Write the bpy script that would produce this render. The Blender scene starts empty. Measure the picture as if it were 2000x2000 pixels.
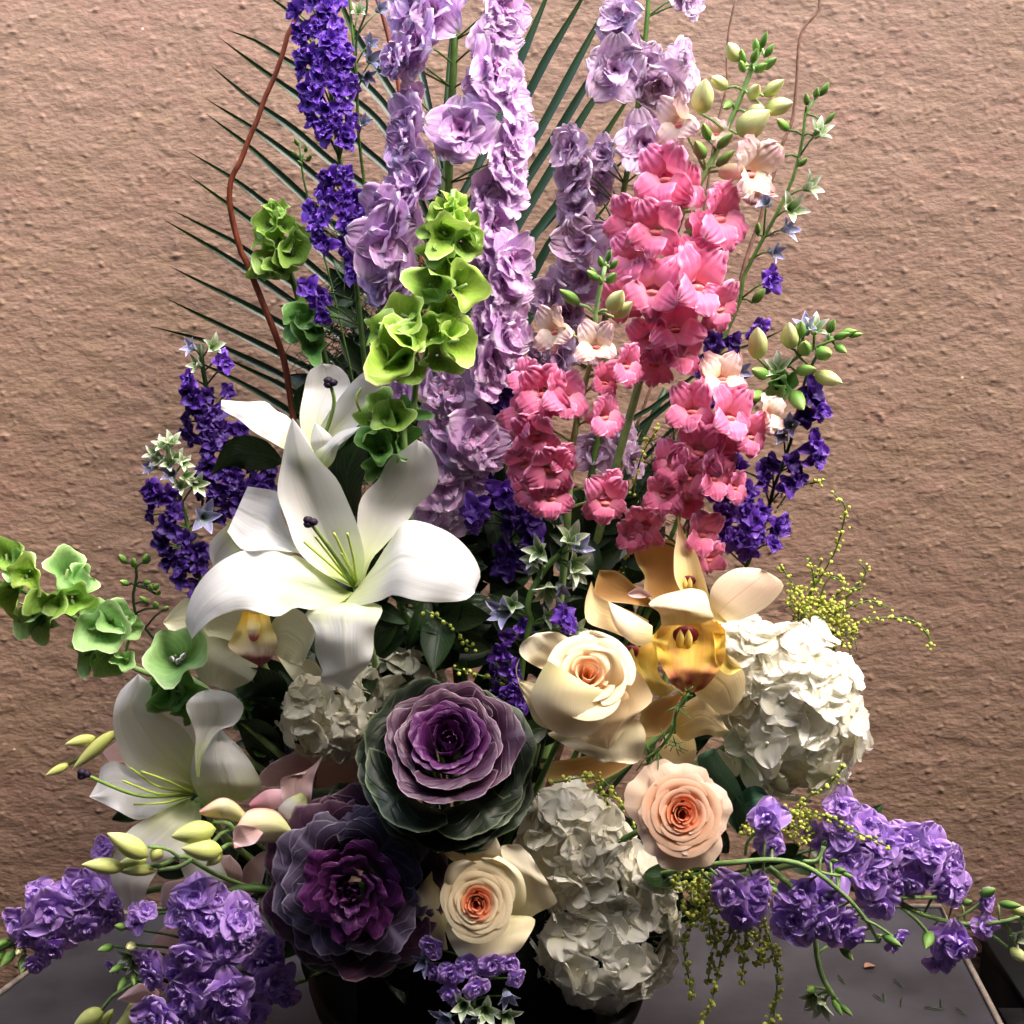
import bpy, math, random
import numpy as np
from mathutils import Vector, Matrix
random.seed(7); RS = np.random.RandomState(7)
scn = bpy.context.scene
R = math.radians
# ---------------- camera, sky, sun, exposure ----------------
FOV, PITCH, CAMY, CAMZ = 40.0, 12.0, -1.25, 0.81
cam_d = bpy.data.cameras.new('camera'); cam = bpy.data.objects.new('camera', cam_d)
scn.collection.objects.link(cam); scn.camera = cam
cam.location = (0, CAMY, CAMZ); cam.rotation_euler = (R(90 - PITCH), 0, 0)
cam_d.sensor_fit = 'HORIZONTAL'; cam_d.angle = R(FOV); cam_d.clip_start = 0.05; cam_d.clip_end = 200
SUN_EL, SUN_AZ = 58.0, 52.0          # azimuth measured from behind the camera towards the right
sun_dir = Vector((math.sin(R(SUN_AZ)) * math.cos(R(SUN_EL)), -math.cos(R(SUN_AZ)) * math.cos(R(SUN_EL)), math.sin(R(SUN_EL))))
w = bpy.data.worlds.new('World'); scn.world = w; w.use_nodes = True
nt = w.node_tree; sky = nt.nodes.new('ShaderNodeTexSky'); sky.sky_type = 'NISHITA'; sky.sun_disc = False
sky.sun_elevation = R(SUN_EL); sky.sun_rotation = math.atan2(sun_dir.x, sun_dir.y)
sky.air_density = 1.0; sky.dust_density = 4.0; sky.ozone_density = 1.0
bg = nt.nodes['Background']; nt.links.new(sky.outputs[0], bg.inputs[0]); bg.inputs[1].default_value = 0.15
sl = bpy.data.lights.new('sun', 'SUN'); sl.energy = 0.5; sl.angle = R(80); sl.color = (1.0, 0.95, 0.88)
so = bpy.data.objects.new('sun', sl); scn.collection.objects.link(so); so.location = (1, -2, 3)
so.rotation_euler = sun_dir.to_track_quat('Z', 'Y').to_euler()
scn.view_settings.view_transform = 'Standard'; scn.view_settings.look = 'None'
scn.view_settings.exposure = 2.97; scn.view_settings.gamma = 1.0

# ---------------- photo pixel (2000 px frame) -> place ----------------
TH = math.tan(R(FOV / 2)); CP, SP = math.cos(R(PITCH)), math.sin(R(PITCH))
def ray(px, py):
    x = (px - 1000) / 1000 * TH; y = (1000 - py) / 1000 * TH
    return np.array([x, CP + y * SP, -SP + y * CP])
CO = np.array([0, CAMY, CAMZ])
def P(px, py, q):                      # q = centimetres in front of the arrangement's middle plane
    d = ray(px, py); t = (-q / 100.0 - CAMY) / d[1]
    return CO + d * t
def PZ(px, py, z):                     # on a level plane
    d = ray(px, py); return CO + d * ((z - CAMZ) / d[2])
def K(p):                              # metres per photo pixel at point p
    return ((p[1] - CAMY) * CP - (p[2] - CAMZ) * SP) * TH / 1000

def cr(ox, oy, k): return lambda *p: [(ox + k * a, oy + k * b) for a, b in p]
C1, C2, C3 = cr(300, 0, .2588), cr(700, 0, .2588), cr(1100, 0, .3106)
C4, C5, C6 = cr(300, 400, .2588), cr(700, 400, .2588), cr(1100, 500, .3106)
D1, D2, D3, D4 = cr(250, 650, .3623), cr(0, 1000, .2588), cr(700, 850, .2588), cr(1000, 1000, .2588)
D5, D6, D7, D8 = cr(1300, 900, .3106), cr(0, 1300, .3623), cr(450, 1200, .3623), cr(1000, 1400, .5176)

# ---------------- materials ----------------
def lin(h):
    h = h.lstrip('#'); v = [int(h[i:i + 2], 16) / 255 for i in (0, 2, 4)]
    return tuple(c / 12.92 if c <= .04045 else ((c + .055) / 1.055) ** 2.4 for c in v) + (1,)
def newmat(name):
    m = bpy.data.materials.new(name); m.use_nodes = True
    n = m.node_tree; return m, n, n.nodes, n.links, n.nodes['Principled BSDF']
def math_n(N, Lk, op, a, b=None, clamp=False):
    x = N.new('ShaderNodeMath'); x.operation = op; x.use_clamp = clamp
    for i, s in enumerate((a, b)):
        if s is None: continue
        if isinstance(s, (int, float)): x.inputs[i].default_value = s
        else: Lk.new(s, x.inputs[i])
    return x.outputs[0]
def mixc(N, Lk, f, a, b, mode='MIX'):
    x = N.new('ShaderNodeMix'); x.data_type = 'RGBA'; x.blend_type = mode
    for i, s in ((0, f), (6, a), (7, b)):
        if isinstance(s, (int, float, tuple)): x.inputs[i].default_value = s
        else: Lk.new(s, x.inputs[i])
    return x.outputs[2]
def petal_mat(name, cols, edge=None, edge_at=(.75, 1.0), vein=.12, trans=.3, rough=.5, jit=.12, bump=.25, vs=(38, 2.5), mot=0, motc=None, spec=.35, veins=None):
    m, n, N, Lk, B = newmat(name)
    uv = N.new('ShaderNodeUVMap'); sep = N.new('ShaderNodeSeparateXYZ'); Lk.new(uv.outputs[0], sep.inputs[0])
    rp = N.new('ShaderNodeValToRGB'); el = rp.color_ramp.elements
    while len(el) < len(cols): el.new(.5)
    for e, (p, c) in zip(el, cols): e.position = p; e.color = lin(c)
    oi = N.new('ShaderNodeObjectInfo')
    nd = N.new('ShaderNodeTexNoise'); nd.noise_dimensions = '4D'; nd.inputs['Scale'].default_value = 4.5; nd.inputs['Detail'].default_value = 3
    Lk.new(uv.outputs[0], nd.inputs['Vector']); Lk.new(math_n(N, Lk, 'MULTIPLY', oi.outputs['Random'], 91.0), nd.inputs['W'])
    vd = math_n(N, Lk, 'ADD', sep.outputs[1], math_n(N, Lk, 'MULTIPLY', math_n(N, Lk, 'SUBTRACT', nd.outputs[0], .5), .32))
    Lk.new(vd, rp.inputs[0]); col = rp.outputs[0]
    au = math_n(N, Lk, 'ABSOLUTE', math_n(N, Lk, 'SUBTRACT', math_n(N, Lk, 'MULTIPLY', sep.outputs[0], 2.0), 1.0))
    if edge:
        mr = N.new('ShaderNodeMapRange'); mr.interpolation_type = 'SMOOTHSTEP'
        mx = math_n(N, Lk, 'MAXIMUM', au, sep.outputs[1]); Lk.new(mx, mr.inputs[0])
        mr.inputs[1].default_value, mr.inputs[2].default_value = edge_at
        col = mixc(N, Lk, mr.outputs[0], col, lin(edge))
    mp = N.new('ShaderNodeMapping'); mp.inputs[3].default_value = (vs[0], vs[1], 1); Lk.new(uv.outputs[0], mp.inputs[0])
    ns = N.new('ShaderNodeTexNoise'); ns.noise_dimensions = '4D'; ns.inputs['Scale'].default_value = 1; ns.inputs['Detail'].default_value = 3
    Lk.new(mp.outputs[0], ns.inputs['Vector']); Lk.new(math_n(N, Lk, 'MULTIPLY', oi.outputs['Random'], 37.0), ns.inputs['W'])
    f = math_n(N, Lk, 'ADD', math_n(N, Lk, 'MULTIPLY', math_n(N, Lk, 'SUBTRACT', ns.outputs[0], .5), vein * 4), 1.0)
    f = math_n(N, Lk, 'MULTIPLY', f, math_n(N, Lk, 'ADD', math_n(N, Lk, 'MULTIPLY', oi.outputs['Random'], 2 * jit), 1 - jit))
    cc = N.new('ShaderNodeCombineColor')
    for i in range(3): Lk.new(f, cc.inputs[i])
    col = mixc(N, Lk, 1.0, col, cc.outputs[0], 'MULTIPLY')
    if mot:
        n2 = N.new('ShaderNodeTexNoise'); n2.inputs['Scale'].default_value = mot; n2.inputs['Detail'].default_value = 2
        Lk.new(uv.outputs[0], n2.inputs['Vector'])
        mr2 = N.new('ShaderNodeMapRange'); Lk.new(n2.outputs[0], mr2.inputs[0]); mr2.inputs[1].default_value = .45; mr2.inputs[2].default_value = .7
        col = mixc(N, Lk, mr2.outputs[0], col, lin(motc))
    hgt = ns.outputs[0]
    if veins:                          # branching side veins and a midrib: (colour, strength, how many, slant)
        wob = math_n(N, Lk, 'MULTIPLY', math_n(N, Lk, 'SUBTRACT', nd.outputs[0], .5), .5)
        tt = math_n(N, Lk, 'ADD', math_n(N, Lk, 'SUBTRACT', math_n(N, Lk, 'MULTIPLY', au, veins[3]), math_n(N, Lk, 'MULTIPLY', sep.outputs[1], veins[2])), wob)
        ln = math_n(N, Lk, 'PINGPONG', tt, .5)
        m1 = N.new('ShaderNodeMapRange'); Lk.new(ln, m1.inputs[0]); m1.inputs[1].default_value = .0; m1.inputs[2].default_value = .11; m1.inputs[3].default_value = 1; m1.inputs[4].default_value = 0
        m2 = N.new('ShaderNodeMapRange'); Lk.new(au, m2.inputs[0]); m2.inputs[1].default_value = .02; m2.inputs[2].default_value = .09; m2.inputs[3].default_value = 1; m2.inputs[4].default_value = 0
        mm = math_n(N, Lk, 'MAXIMUM', m1.outputs[0], m2.outputs[0])
        col = mixc(N, Lk, math_n(N, Lk, 'MULTIPLY', mm, veins[1]), col, lin(veins[0]))
        hgt = math_n(N, Lk, 'SUBTRACT', hgt, math_n(N, Lk, 'MULTIPLY', mm, .7))
    Lk.new(col, B.inputs['Base Color']); B.inputs['Roughness'].default_value = rough
    B.inputs['Specular IOR Level'].default_value = spec
    bm_ = N.new('ShaderNodeBump'); bm_.inputs['Strength'].default_value = bump; bm_.inputs['Distance'].default_value = .0012
    Lk.new(hgt, bm_.inputs['Height']); Lk.new(bm_.outputs[0], B.inputs['Normal'])
    tr = N.new('ShaderNodeBsdfTranslucent'); Lk.new(col, tr.inputs[0])
    mx = N.new('ShaderNodeMixShader'); mx.inputs[0].default_value = trans
    Lk.new(B.outputs[0], mx.inputs[1]); Lk.new(tr.outputs[0], mx.inputs[2]); Lk.new(mx.outputs[0], N['Material Output'].inputs[0])
    return m
def plain_mat(name, c1, c2, scale=60, rough=.6, bump=.2, spec=.3, dist=.001, stretch=(1, 1, 1)):
    m, n, N, Lk, B = newmat(name)
    tc = N.new('ShaderNodeTexCoord'); mp = N.new('ShaderNodeMapping'); mp.inputs[3].default_value = stretch
    Lk.new(tc.outputs['Object'], mp.inputs[0])
    ns = N.new('ShaderNodeTexNoise'); ns.inputs['Scale'].default_value = scale; ns.inputs['Detail'].default_value = 5
    Lk.new(mp.outputs[0], ns.inputs['Vector'])
    mr = N.new('ShaderNodeMapRange'); Lk.new(ns.outputs[0], mr.inputs[0]); mr.inputs[1].default_value = .3; mr.inputs[2].default_value = .7
    Lk.new(mixc(N, Lk, mr.outputs[0], lin(c1), lin(c2)), B.inputs['Base Color'])
    B.inputs['Roughness'].default_value = rough; B.inputs['Specular IOR Level'].default_value = spec
    b = N.new('ShaderNodeBump'); b.inputs['Strength'].default_value = bump; b.inputs['Distance'].default_value = dist
    Lk.new(ns.outputs[0], b.inputs['Height']); Lk.new(b.outputs[0], B.inputs['Normal'])
    return m

M = {}
M['lily'] = petal_mat('lily_petal', [(0, '#b4c86c'), (.2, '#dfe6bc'), (.42, '#dfdfda'), (1, '#e2e2e2')], vein=.03, trans=.38, rough=.5, jit=.03, bump=.35, vs=(16, 1.0), veins=('#cfd8b0', .16, 0, 1))
M['cream_orchid'] = petal_mat('cream_orchid_petal', [(0, '#c8c07c'), (.3, '#dcdcb8'), (1, '#dcd9c4')], vein=.04, trans=.22, jit=.06, veins=('#c4bc94', .12, 0, 7))
M['cream_lip'] = petal_mat('cream_orchid_lip', [(0, '#e6b62a'), (.35, '#efdc8c'), (.62, '#efd9b8'), (.78, '#b8646c'), (1, '#a34d5a')], vein=.08, trans=.15)
M['gold_orchid'] = petal_mat('golden_orchid_petal', [(0, '#e8c66c'), (.4, '#f0d89c'), (1, '#f3e0b8')], edge='#f3dfae', vein=.06, trans=.25, jit=.05, veins=('#e09a60', .12, 0, 7))
M['blush_orchid'] = petal_mat('blush_orchid_petal', [(0, '#eedd90'), (.4, '#f3dcb8'), (1, '#f3cfb8')], edge='#f3e2bd', vein=.07, trans=.25, jit=.04, veins=('#e6a088', .18, 0, 7))
M['tan_orchid'] = petal_mat('tan_orchid_petal', [(0, '#e3a850'), (.4, '#c99a5e'), (1, '#b98a52')], edge='#dcc080', vein=.06, trans=.2, jit=.05)
M['gold_lip'] = petal_mat('golden_orchid_lip', [(0, '#f0d47a'), (.4, '#efc850'), (.6, '#e6b44c'), (.72, '#c47a54'), (.85, '#a04840'), (1, '#b86a4a')], vein=.12, trans=.25, mot=5, motc='#e2a85c', rough=.6)
M['gold_wing'] = petal_mat('golden_lip_wing', [(0, '#e9b52a'), (.5, '#f0cf5a'), (1, '#f3dc86')], vein=.06, trans=.2)
M['maroon'] = petal_mat('maroon_throat', [(0, '#7c1a28'), (1, '#5a0f1e')], vein=.1, trans=.05)
M['column'] = petal_mat('orchid_column', [(0, '#e9c64a'), (1, '#f0dc82')], vein=.05, trans=.05)
M['pink_orchid'] = petal_mat('pink_orchid_petal', [(0, '#e3b9b4'), (.5, '#e6c3c0'), (1, '#e9ccd0')], edge='#f0d4dc', vein=.06, trans=.25, jit=.06, veins=('#dc9ca4', .15, 0, 7))
M['pink_lip'] = petal_mat('pink_orchid_lip', [(0, '#f0c8d0'), (1, '#dc8fa4')], vein=.06, trans=.2)
M['orchid_bud'] = petal_mat('orchid_bud', [(0, '#c0c868'), (.6, '#d6dc86'), (1, '#dfe09a')], vein=.07, trans=.12, jit=.06)
M['bud_blush'] = petal_mat('opening_orchid_bud', [(0, '#d6dc96'), (.5, '#e6ddb0'), (1, '#dcae9c')], edge='#d99a94', edge_at=(.8, 1), vein=.06, trans=.15)
M['lav'] = petal_mat('lavender_delphinium_petal', [(0, '#bc90c8'), (.5, '#dab4e2'), (1, '#e2bee6')], edge='#f0def4', edge_at=(.8, 1), vein=.16, trans=.38, jit=.13, mot=2.2, motc='#c08fc8')
M['lav_in'] = petal_mat('delphinium_inner_petal', [(0, '#744a80'), (.4, '#b884b8'), (1, '#d8a8d2')], vein=.2, trans=.25, jit=.12)
M['lavp'] = petal_mat('pale_mauve_delphinium_petal', [(0, '#bc9cc4'), (.5, '#d0b4d4'), (1, '#d8b8d0')], edge='#e0cfe3', vein=.15, trans=.3, jit=.14, mot=2.5, motc='#b48ab4')
M['lavp_in'] = petal_mat('pale_delphinium_inner', [(0, '#6f4f74'), (.5, '#a67fa8'), (1, '#caa4c6')], vein=.2, trans=.25, jit=.15)
M['vio'] = petal_mat('violet_larkspur_petal', [(0, '#3c1878'), (.5, '#582c9c'), (1, '#7244b8')], edge='#9470d4', edge_at=(.88, 1), vein=.2, trans=.25, jit=.25)
M['vio_d'] = petal_mat('dark_violet_larkspur_petal', [(0, '#241048'), (.5, '#381a6c'), (1, '#4c2a80')], vein=.2, trans=.2, jit=.25)
M['stock'] = petal_mat('purple_stock_petal', [(0, '#986ec8'), (.3, '#b486e2'), (1, '#cfa8f0')], edge='#d8bcf6', edge_at=(.88, 1), vein=.12, trans=.3, jit=.16)
M['snap'] = petal_mat('pink_snapdragon_petal', [(0, '#eea0b4'), (.4, '#f27ea8'), (1, '#f78ebc')], edge='#fbb4d4', edge_at=(.8, 1), vein=.07, trans=.38, jit=.1)
M['snap_t'] = petal_mat('pink_snapdragon_tube', [(0, '#e8b4a8'), (.5, '#ee90b0'), (1, '#f07eac')], vein=.06, trans=.2)
M['snapc'] = petal_mat('blush_snapdragon_petal', [(0, '#ecd8b0'), (.4, '#f0d4c4'), (1, '#f3c8cc')], vein=.06, trans=.3, jit=.06)
M['snapc_t'] = petal_mat('blush_snapdragon_tube', [(0, '#e6dcaa'), (.6, '#eed0b4'), (1, '#efb8b4')], vein=.06, trans=.2)
M['palate'] = petal_mat('snapdragon_palate', [(0, '#ec8080'), (1, '#ee8c84')], vein=.05, trans=.1)
M['bell'] = petal_mat('bells_of_ireland_cup', [(0, '#4a7822'), (.5, '#76a03a'), (.93, '#94b854'), (1, '#c6dc94')], vein=.13, trans=.32, jit=.14, vs=(22, 5), veins=('#b8d084', .3, 5, 7))
M['bellb'] = petal_mat('bright_bell_cup', [(0, '#5f8a1c'), (.5, '#90b63c'), (.93, '#aece5c'), (1, '#dcea9e')], vein=.12, trans=.32, jit=.1, vs=(22, 5), veins=('#cce28c', .3, 5, 7))
M['belld'] = petal_mat('deep_green_bell_cup', [(0, '#335f20'), (.5, '#4f8434'), (.93, '#6b9a4a'), (1, '#a4c48c')], vein=.13, trans=.25, jit=.12, vs=(22, 5), veins=('#7ca468', .35, 5, 7))
M['bells'] = petal_mat('sage_bell_cup', [(0, '#5a8a44'), (.5, '#86b468'), (.93, '#a0c880'), (1, '#cfe4ae')], vein=.13, trans=.3, jit=.12, vs=(22, 5), veins=('#bcd8a0', .35, 5, 7))
M['hyd'] = petal_mat('white_hydrangea_sepal', [(0, '#e0e0b4'), (.15, '#f4f1de'), (1, '#f8f5e9')], vein=.04, trans=.34, jit=.05, bump=.4)
M['hydc'] = petal_mat('cream_hydrangea_sepal', [(0, '#dedeac'), (.2, '#f2eeda'), (1, '#f8f4e2')], vein=.05, trans=.28, jit=.07, bump=.4)
M['rc_out'] = petal_mat('cream_rose_outer', [(0, '#e8e0a0'), (.4, '#f3e6bc'), (1, '#f6ecd4')], vein=.03, trans=.28, jit=.03, bump=.15)
M['rc_mid'] = petal_mat('cream_rose_middle', [(0, '#f0c888'), (.5, '#f6dcae'), (1, '#f6e6c0')], vein=.03, trans=.28, jit=.03, bump=.15)
M['rc_in'] = petal_mat('cream_rose_heart', [(0, '#e89860'), (.6, '#f0b884'), (1, '#f6d4a8')], vein=.03, trans=.25, jit=.04, bump=.15)
M['rp_out'] = petal_mat('peach_rose_outer', [(0, '#f0c090'), (.5, '#f5d0ac'), (1, '#f8dcc4')], vein=.03, trans=.28, jit=.03, bump=.15)
M['rp_mid'] = petal_mat('peach_rose_middle', [(0, '#e87838'), (.6, '#f2a670'), (1, '#f8d4b4')], vein=.03, trans=.25, jit=.03, bump=.15)
M['rp_in'] = petal_mat('peach_rose_heart', [(0, '#dc5420'), (.6, '#ea7a40'), (1, '#f4b088')], vein=.03, trans=.22, jit=.05, bump=.15)
M['k_in'] = petal_mat('kale_heart_leaf', [(0, '#28062a'), (.6, '#3e0f40'), (1, '#541e56')], edge='#6c3c64', edge_at=(.95, 1), vein=.2, trans=.12, jit=.1, rough=.45, vs=(14, 2), bump=.6, veins=('#7a4478', .35, 6, 3))
M['k_mid'] = petal_mat('kale_middle_leaf', [(0, '#1c081a'), (.5, '#2c1026'), (.85, '#3e2236'), (1, '#583a4e')], edge='#947a88', edge_at=(.965, 1), vein=.2, trans=.12, jit=.12, rough=.45, vs=(14, 2), bump=.6, veins=('#5e3e58', .4, 6, 3))
M['k_out'] = petal_mat('kale_dusky_leaf', [(0, '#260e24'), (.45, '#301a32'), (.8, '#40344a'), (1, '#5c5268')], edge='#948a9c', edge_at=(.965, 1), vein=.25, trans=.1, jit=.15, rough=.45, vs=(14, 2), bump=.6, veins=('#847a94', .45, 6, 3))
M['k_grn'] = petal_mat('kale_green_leaf', [(0, '#10190d'), (.7, '#132010'), (.93, '#1e2c18'), (1, '#505e42')], edge='#7c886a', edge_at=(.965, 1), vein=.2, trans=.08, jit=.2, rough=.45, vs=(14, 2), bump=.6, veins=('#4c5c46', .3, 6, 3))
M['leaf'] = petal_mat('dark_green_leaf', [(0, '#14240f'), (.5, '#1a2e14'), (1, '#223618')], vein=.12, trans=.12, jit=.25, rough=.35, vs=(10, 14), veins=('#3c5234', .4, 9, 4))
M['leaf_b'] = petal_mat('blue_green_leaf', [(0, '#2a4a36'), (1, '#3c6048')], vein=.12, trans=.12, jit=.2, rough=.4, vs=(10, 14), veins=('#5c7c60', .5, 9, 4))
M['palm'] = petal_mat('palm_leaflet', [(0, '#16281c'), (.7, '#1e3424'), (1, '#33421c')], vein=.2, trans=.1, jit=.2, rough=.35, vs=(9, 1))
M['sprout'] = petal_mat('green_bud', [(0, '#4a7430'), (.5, '#6e9a44'), (1, '#98b868')], vein=.1, trans=.15, jit=.15)
M['sprout_c'] = petal_mat('cream_bud', [(0, '#94a850'), (.5, '#cdd28c'), (1, '#dfdca4')], vein=.06, trans=.2, jit=.08)
M['star'] = petal_mat('pale_green_larkspur_bud', [(0, '#5c7a40'), (.45, '#86a066'), (.8, '#c6d0b4'), (1, '#dcdfe0')], edge='#dfe4d8', edge_at=(.7, 1), vein=.15, trans=.2, jit=.1)
M['starv'] = petal_mat('violet_tinged_larkspur_bud', [(0, '#5c7a48'), (.4, '#8a94a4'), (1, '#8c7cc0')], edge='#cfcfe0', edge_at=(.8, 1), vein=.15, trans=.2, jit=.15)
M['bead'] = petal_mat('solidago_bead', [(0, '#a4b040'), (1, '#dcdc70')], vein=.05, trans=.1, jit=.1)
M['stem'] = plain_mat('green_stem', '#3c5a26', '#5a7a38', 90, .5)
M['stem_l'] = plain_mat('pale_green_stem', '#6e8c4c', '#8aa868', 90, .5)
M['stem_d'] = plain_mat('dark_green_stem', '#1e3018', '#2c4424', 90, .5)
M['fil'] = plain_mat('lily_filament', '#a9c048', '#bccf60', 50, .5)
M['filg'] = plain_mat('lily_pistil', '#6c8a3a', '#84a04c', 50, .5)
M['anther'] = plain_mat('dark_stigma', '#120a18', '#2a1830', 300, .6, .6)
M['willow'] = plain_mat('red_brown_bark', '#4a2014', '#743a26', 140, .45, .6, stretch=(1, 1, .3))
M['twig'] = plain_mat('grey_brown_bark', '#4c3428', '#7a5a48', 140, .6, .5)
M['black'] = plain_mat('black_glazed_ceramic', '#030304', '#060607', 30, .7, .05)
M['foam'] = plain_mat('dark_green_foam', '#0c160c', '#142012', 200, .95, .5)
M['white_bud'] = plain_mat('white_bell_floret', '#d6d8d4', '#e6e6e6', 50, .5)
M['needle'] = plain_mat('needle_green', '#1c2e1a', '#2e4426', 50, .5)
M['drypetal'] = plain_mat('dry_petal', '#6c4a3c', '#8c6450', 50, .6)

# ---------------- mesh helpers ----------------
def obj(name, mesh, parent=None, mat=None):
    o = bpy.data.objects.new(name, mesh); scn.collection.objects.link(o)
    if parent: o.parent = parent
    return o
def mk(name, V, F, UV, mat, smooth=True):
    me = bpy.data.meshes.new(name)
    me.from_pydata([tuple(v) for v in V], [], F)
    me.materials.append(mat)
    if UV is not None:
        ul = me.uv_layers.new(name='UVMap'); idx = np.empty(len(me.loops), dtype=np.int32)
        me.loops.foreach_get('vertex_index', idx)
        ul.data.foreach_set('uv', np.asarray(UV, dtype=np.float32)[idx].ravel())
    if smooth: me.polygons.foreach_set('use_smooth', [True] * len(me.polygons))
    me.update(); return me
def gridfaces(nr, nc, off=0, wrap=False):
    F = []
    for i in range(nr - 1):
        for j in range(nc if wrap else nc - 1):
            a = off + i * nc + j; b = off + i * nc + (j + 1) % nc
            F.append((a, b, b + nc, a + nc))
    return F
def griduv(nr, nc): return [(j / (nc - 1), i / (nr - 1)) for i in range(nr) for j in range(nc)]
def crv(pts, n):                       # Catmull-Rom through pts, n samples even in arc length
    p = np.asarray(pts, float)
    if len(p) == 1: return np.repeat(p, n, 0)
    q = np.vstack([2 * p[0] - p[1], p, 2 * p[-1] - p[-2]]); out = []
    for i in range(1, len(q) - 2):
        t = np.linspace(0, 1, 12, endpoint=False)[:, None]
        a, b, c, d = q[i - 1], q[i], q[i + 1], q[i + 2]
        out.append(.5 * (2 * b + (c - a) * t + (2 * a - 5 * b + 4 * c - d) * t * t + (3 * b - a - 3 * c + d) * t ** 3))
    out.append(p[-1:]); o = np.vstack(out)
    s = np.r_[0, np.cumsum(np.linalg.norm(np.diff(o, axis=0), axis=1))]
    if s[-1] == 0: return np.repeat(p[:1], n, 0)
    u = np.linspace(0, s[-1], n)
    return np.stack([np.interp(u, s, o[:, k]) for k in range(p.shape[1])], 1)
def prof(vals, n):
    if isinstance(vals, (int, float)): return np.full(n, float(vals))
    return np.interp(np.linspace(0, 1, n), np.linspace(0, 1, len(vals)), vals)

def thing(name, label, cat, p, group=None):
    o = bpy.data.objects.new(name, None); scn.collection.objects.link(o); o.location = tuple(p)
    o.empty_display_size = .02; o['label'] = label; o['category'] = cat
    if group: o['group'] = group
    return o
def wpart(name, V, F, UV, mat, parent, label=None):      # mesh given in world coordinates
    V = np.asarray(V) - np.array(parent.location)
    o = obj(name, mk(name, V, F, UV, mat), parent)
    if label: o['label'] = label
    return o
def sheet(name, parent, mat, L, Rr, q, cup=0, tilt=0, ruf=0, nu=11, nv=22, rf=3.0, label=None, fold=0):
    """petal whose two margins run base -> tip through photo points; q/cup/tilt give its depth"""
    a, b = crv(L, nv), crv(Rr, nv); qq, cc, tt, ff = prof(q, nv), prof(cup, nv), prof(tilt, nv), prof(fold, nv)
    ph = random.random() * 6; V = []
    for i in range(nv):
        v = i / (nv - 1)
        for j in range(nu):
            u = j / (nu - 1); s = 2 * u - 1
            x = a[i] * (1 - u) + b[i] * u
            d = qq[i] + cc[i] * s * s + tt[i] * s + ff[i] * (1 - abs(s)) ** 2
            d += ruf * abs(s) ** 2.2 * math.sin(rf * 2 * math.pi * v + ph + (1.7 if s > 0 else 0)) * min(1, v * 2.5)
            d += ruf * .18 * math.sin(s * 9 + v * 5 + ph)
            V.append(P(x[0], x[1], d))
    return wpart(name, V, gridfaces(nv, nu), griduv(nv, nu), mat, parent, label)
def tubemesh(paths, sides=7):
    V, F, UV = [], [], []
    for pts, r in paths:
        pts = np.asarray(pts, float); n = len(pts); rr = prof(r, n)
        T = np.gradient(pts, axis=0); T /= np.linalg.norm(T, axis=1)[:, None] + 1e-12
        nrm = np.cross(T[0], [0.3, 1, 0.2]); nrm /= np.linalg.norm(nrm) + 1e-12
        off = len(V)
        for i in range(n):
            nrm = nrm - T[i] * np.dot(nrm, T[i]); nrm /= np.linalg.norm(nrm) + 1e-12
            bn = np.cross(T[i], nrm)
            for k in range(sides):
                a = 2 * math.pi * k / sides
                V.append(pts[i] + rr[i] * (math.cos(a) * nrm + math.sin(a) * bn)); UV.append((k / sides, i / (n - 1)))
        F += gridfaces(n, sides, off, True)
        F.append(tuple(off + k for k in range(sides))[::-1]); F.append(tuple(off + (n - 1) * sides + k for k in range(sides)))
    return V, F, UV
def tubes(name, parent, mat, paths, sides=7, label=None):
    V, F, UV = tubemesh(paths, sides); return wpart(name, V, F, UV, mat, parent, label)
def path(pp, q, n=None):               # photo points + depth profile -> smooth 3-D path
    n = n or max(6, len(pp) * 5); c = crv(pp, n); qq = prof(q, n)
    return np.array([P(c[i][0], c[i][1], qq[i]) for i in range(n)])

# ---------- petal generators in a local frame: flower faces +Z, diameter about 1 ----------
def gp(phi, L, W, a0=60, curl=30, r0=.0, z0=0., cup=.2, ruf=0., rf=3, k=.7, e=.6, bw=.15, nu=6, nv=7, notch=0, twist=0):
    V = []; r, z = r0, z0; ph = random.random() * 6; cp_, sp_ = math.cos(R(phi)), math.sin(R(phi)); ds = L / (nv - 1)
    for i in range(nv):
        v = i / (nv - 1); a = R(a0 + curl * v)
        if i: r += math.sin(a) * ds; z += math.cos(a) * ds
        wv = W / 2 * max(math.sin(math.pi * min(1, max(.0, v ** k * .985 + .008))) ** e, bw * (1 - v))
        for j in range(nu):
            s = 2 * j / (nu - 1) - 1
            h = cup * wv * s * s + ruf * (math.sin(rf * s * 2.2 + ph) * v * v + .6 * math.sin(rf * 3 * v + ph * 2) * abs(s) * v) + twist * s * wv * v
            back = notch * v ** 3 * (1 - abs(s)) - .12 * L * v * s * s * (1 if v > .6 else 0) * 0
            rr = r - math.cos(a) * h - math.sin(a) * back; zz = z + math.sin(a) * h - math.cos(a) * back
            t = s * wv
            V.append((rr * cp_ - t * sp_, rr * sp_ + t * cp_, zz))
    return V, gridfaces(nv, nu), griduv(nv, nu)
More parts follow.
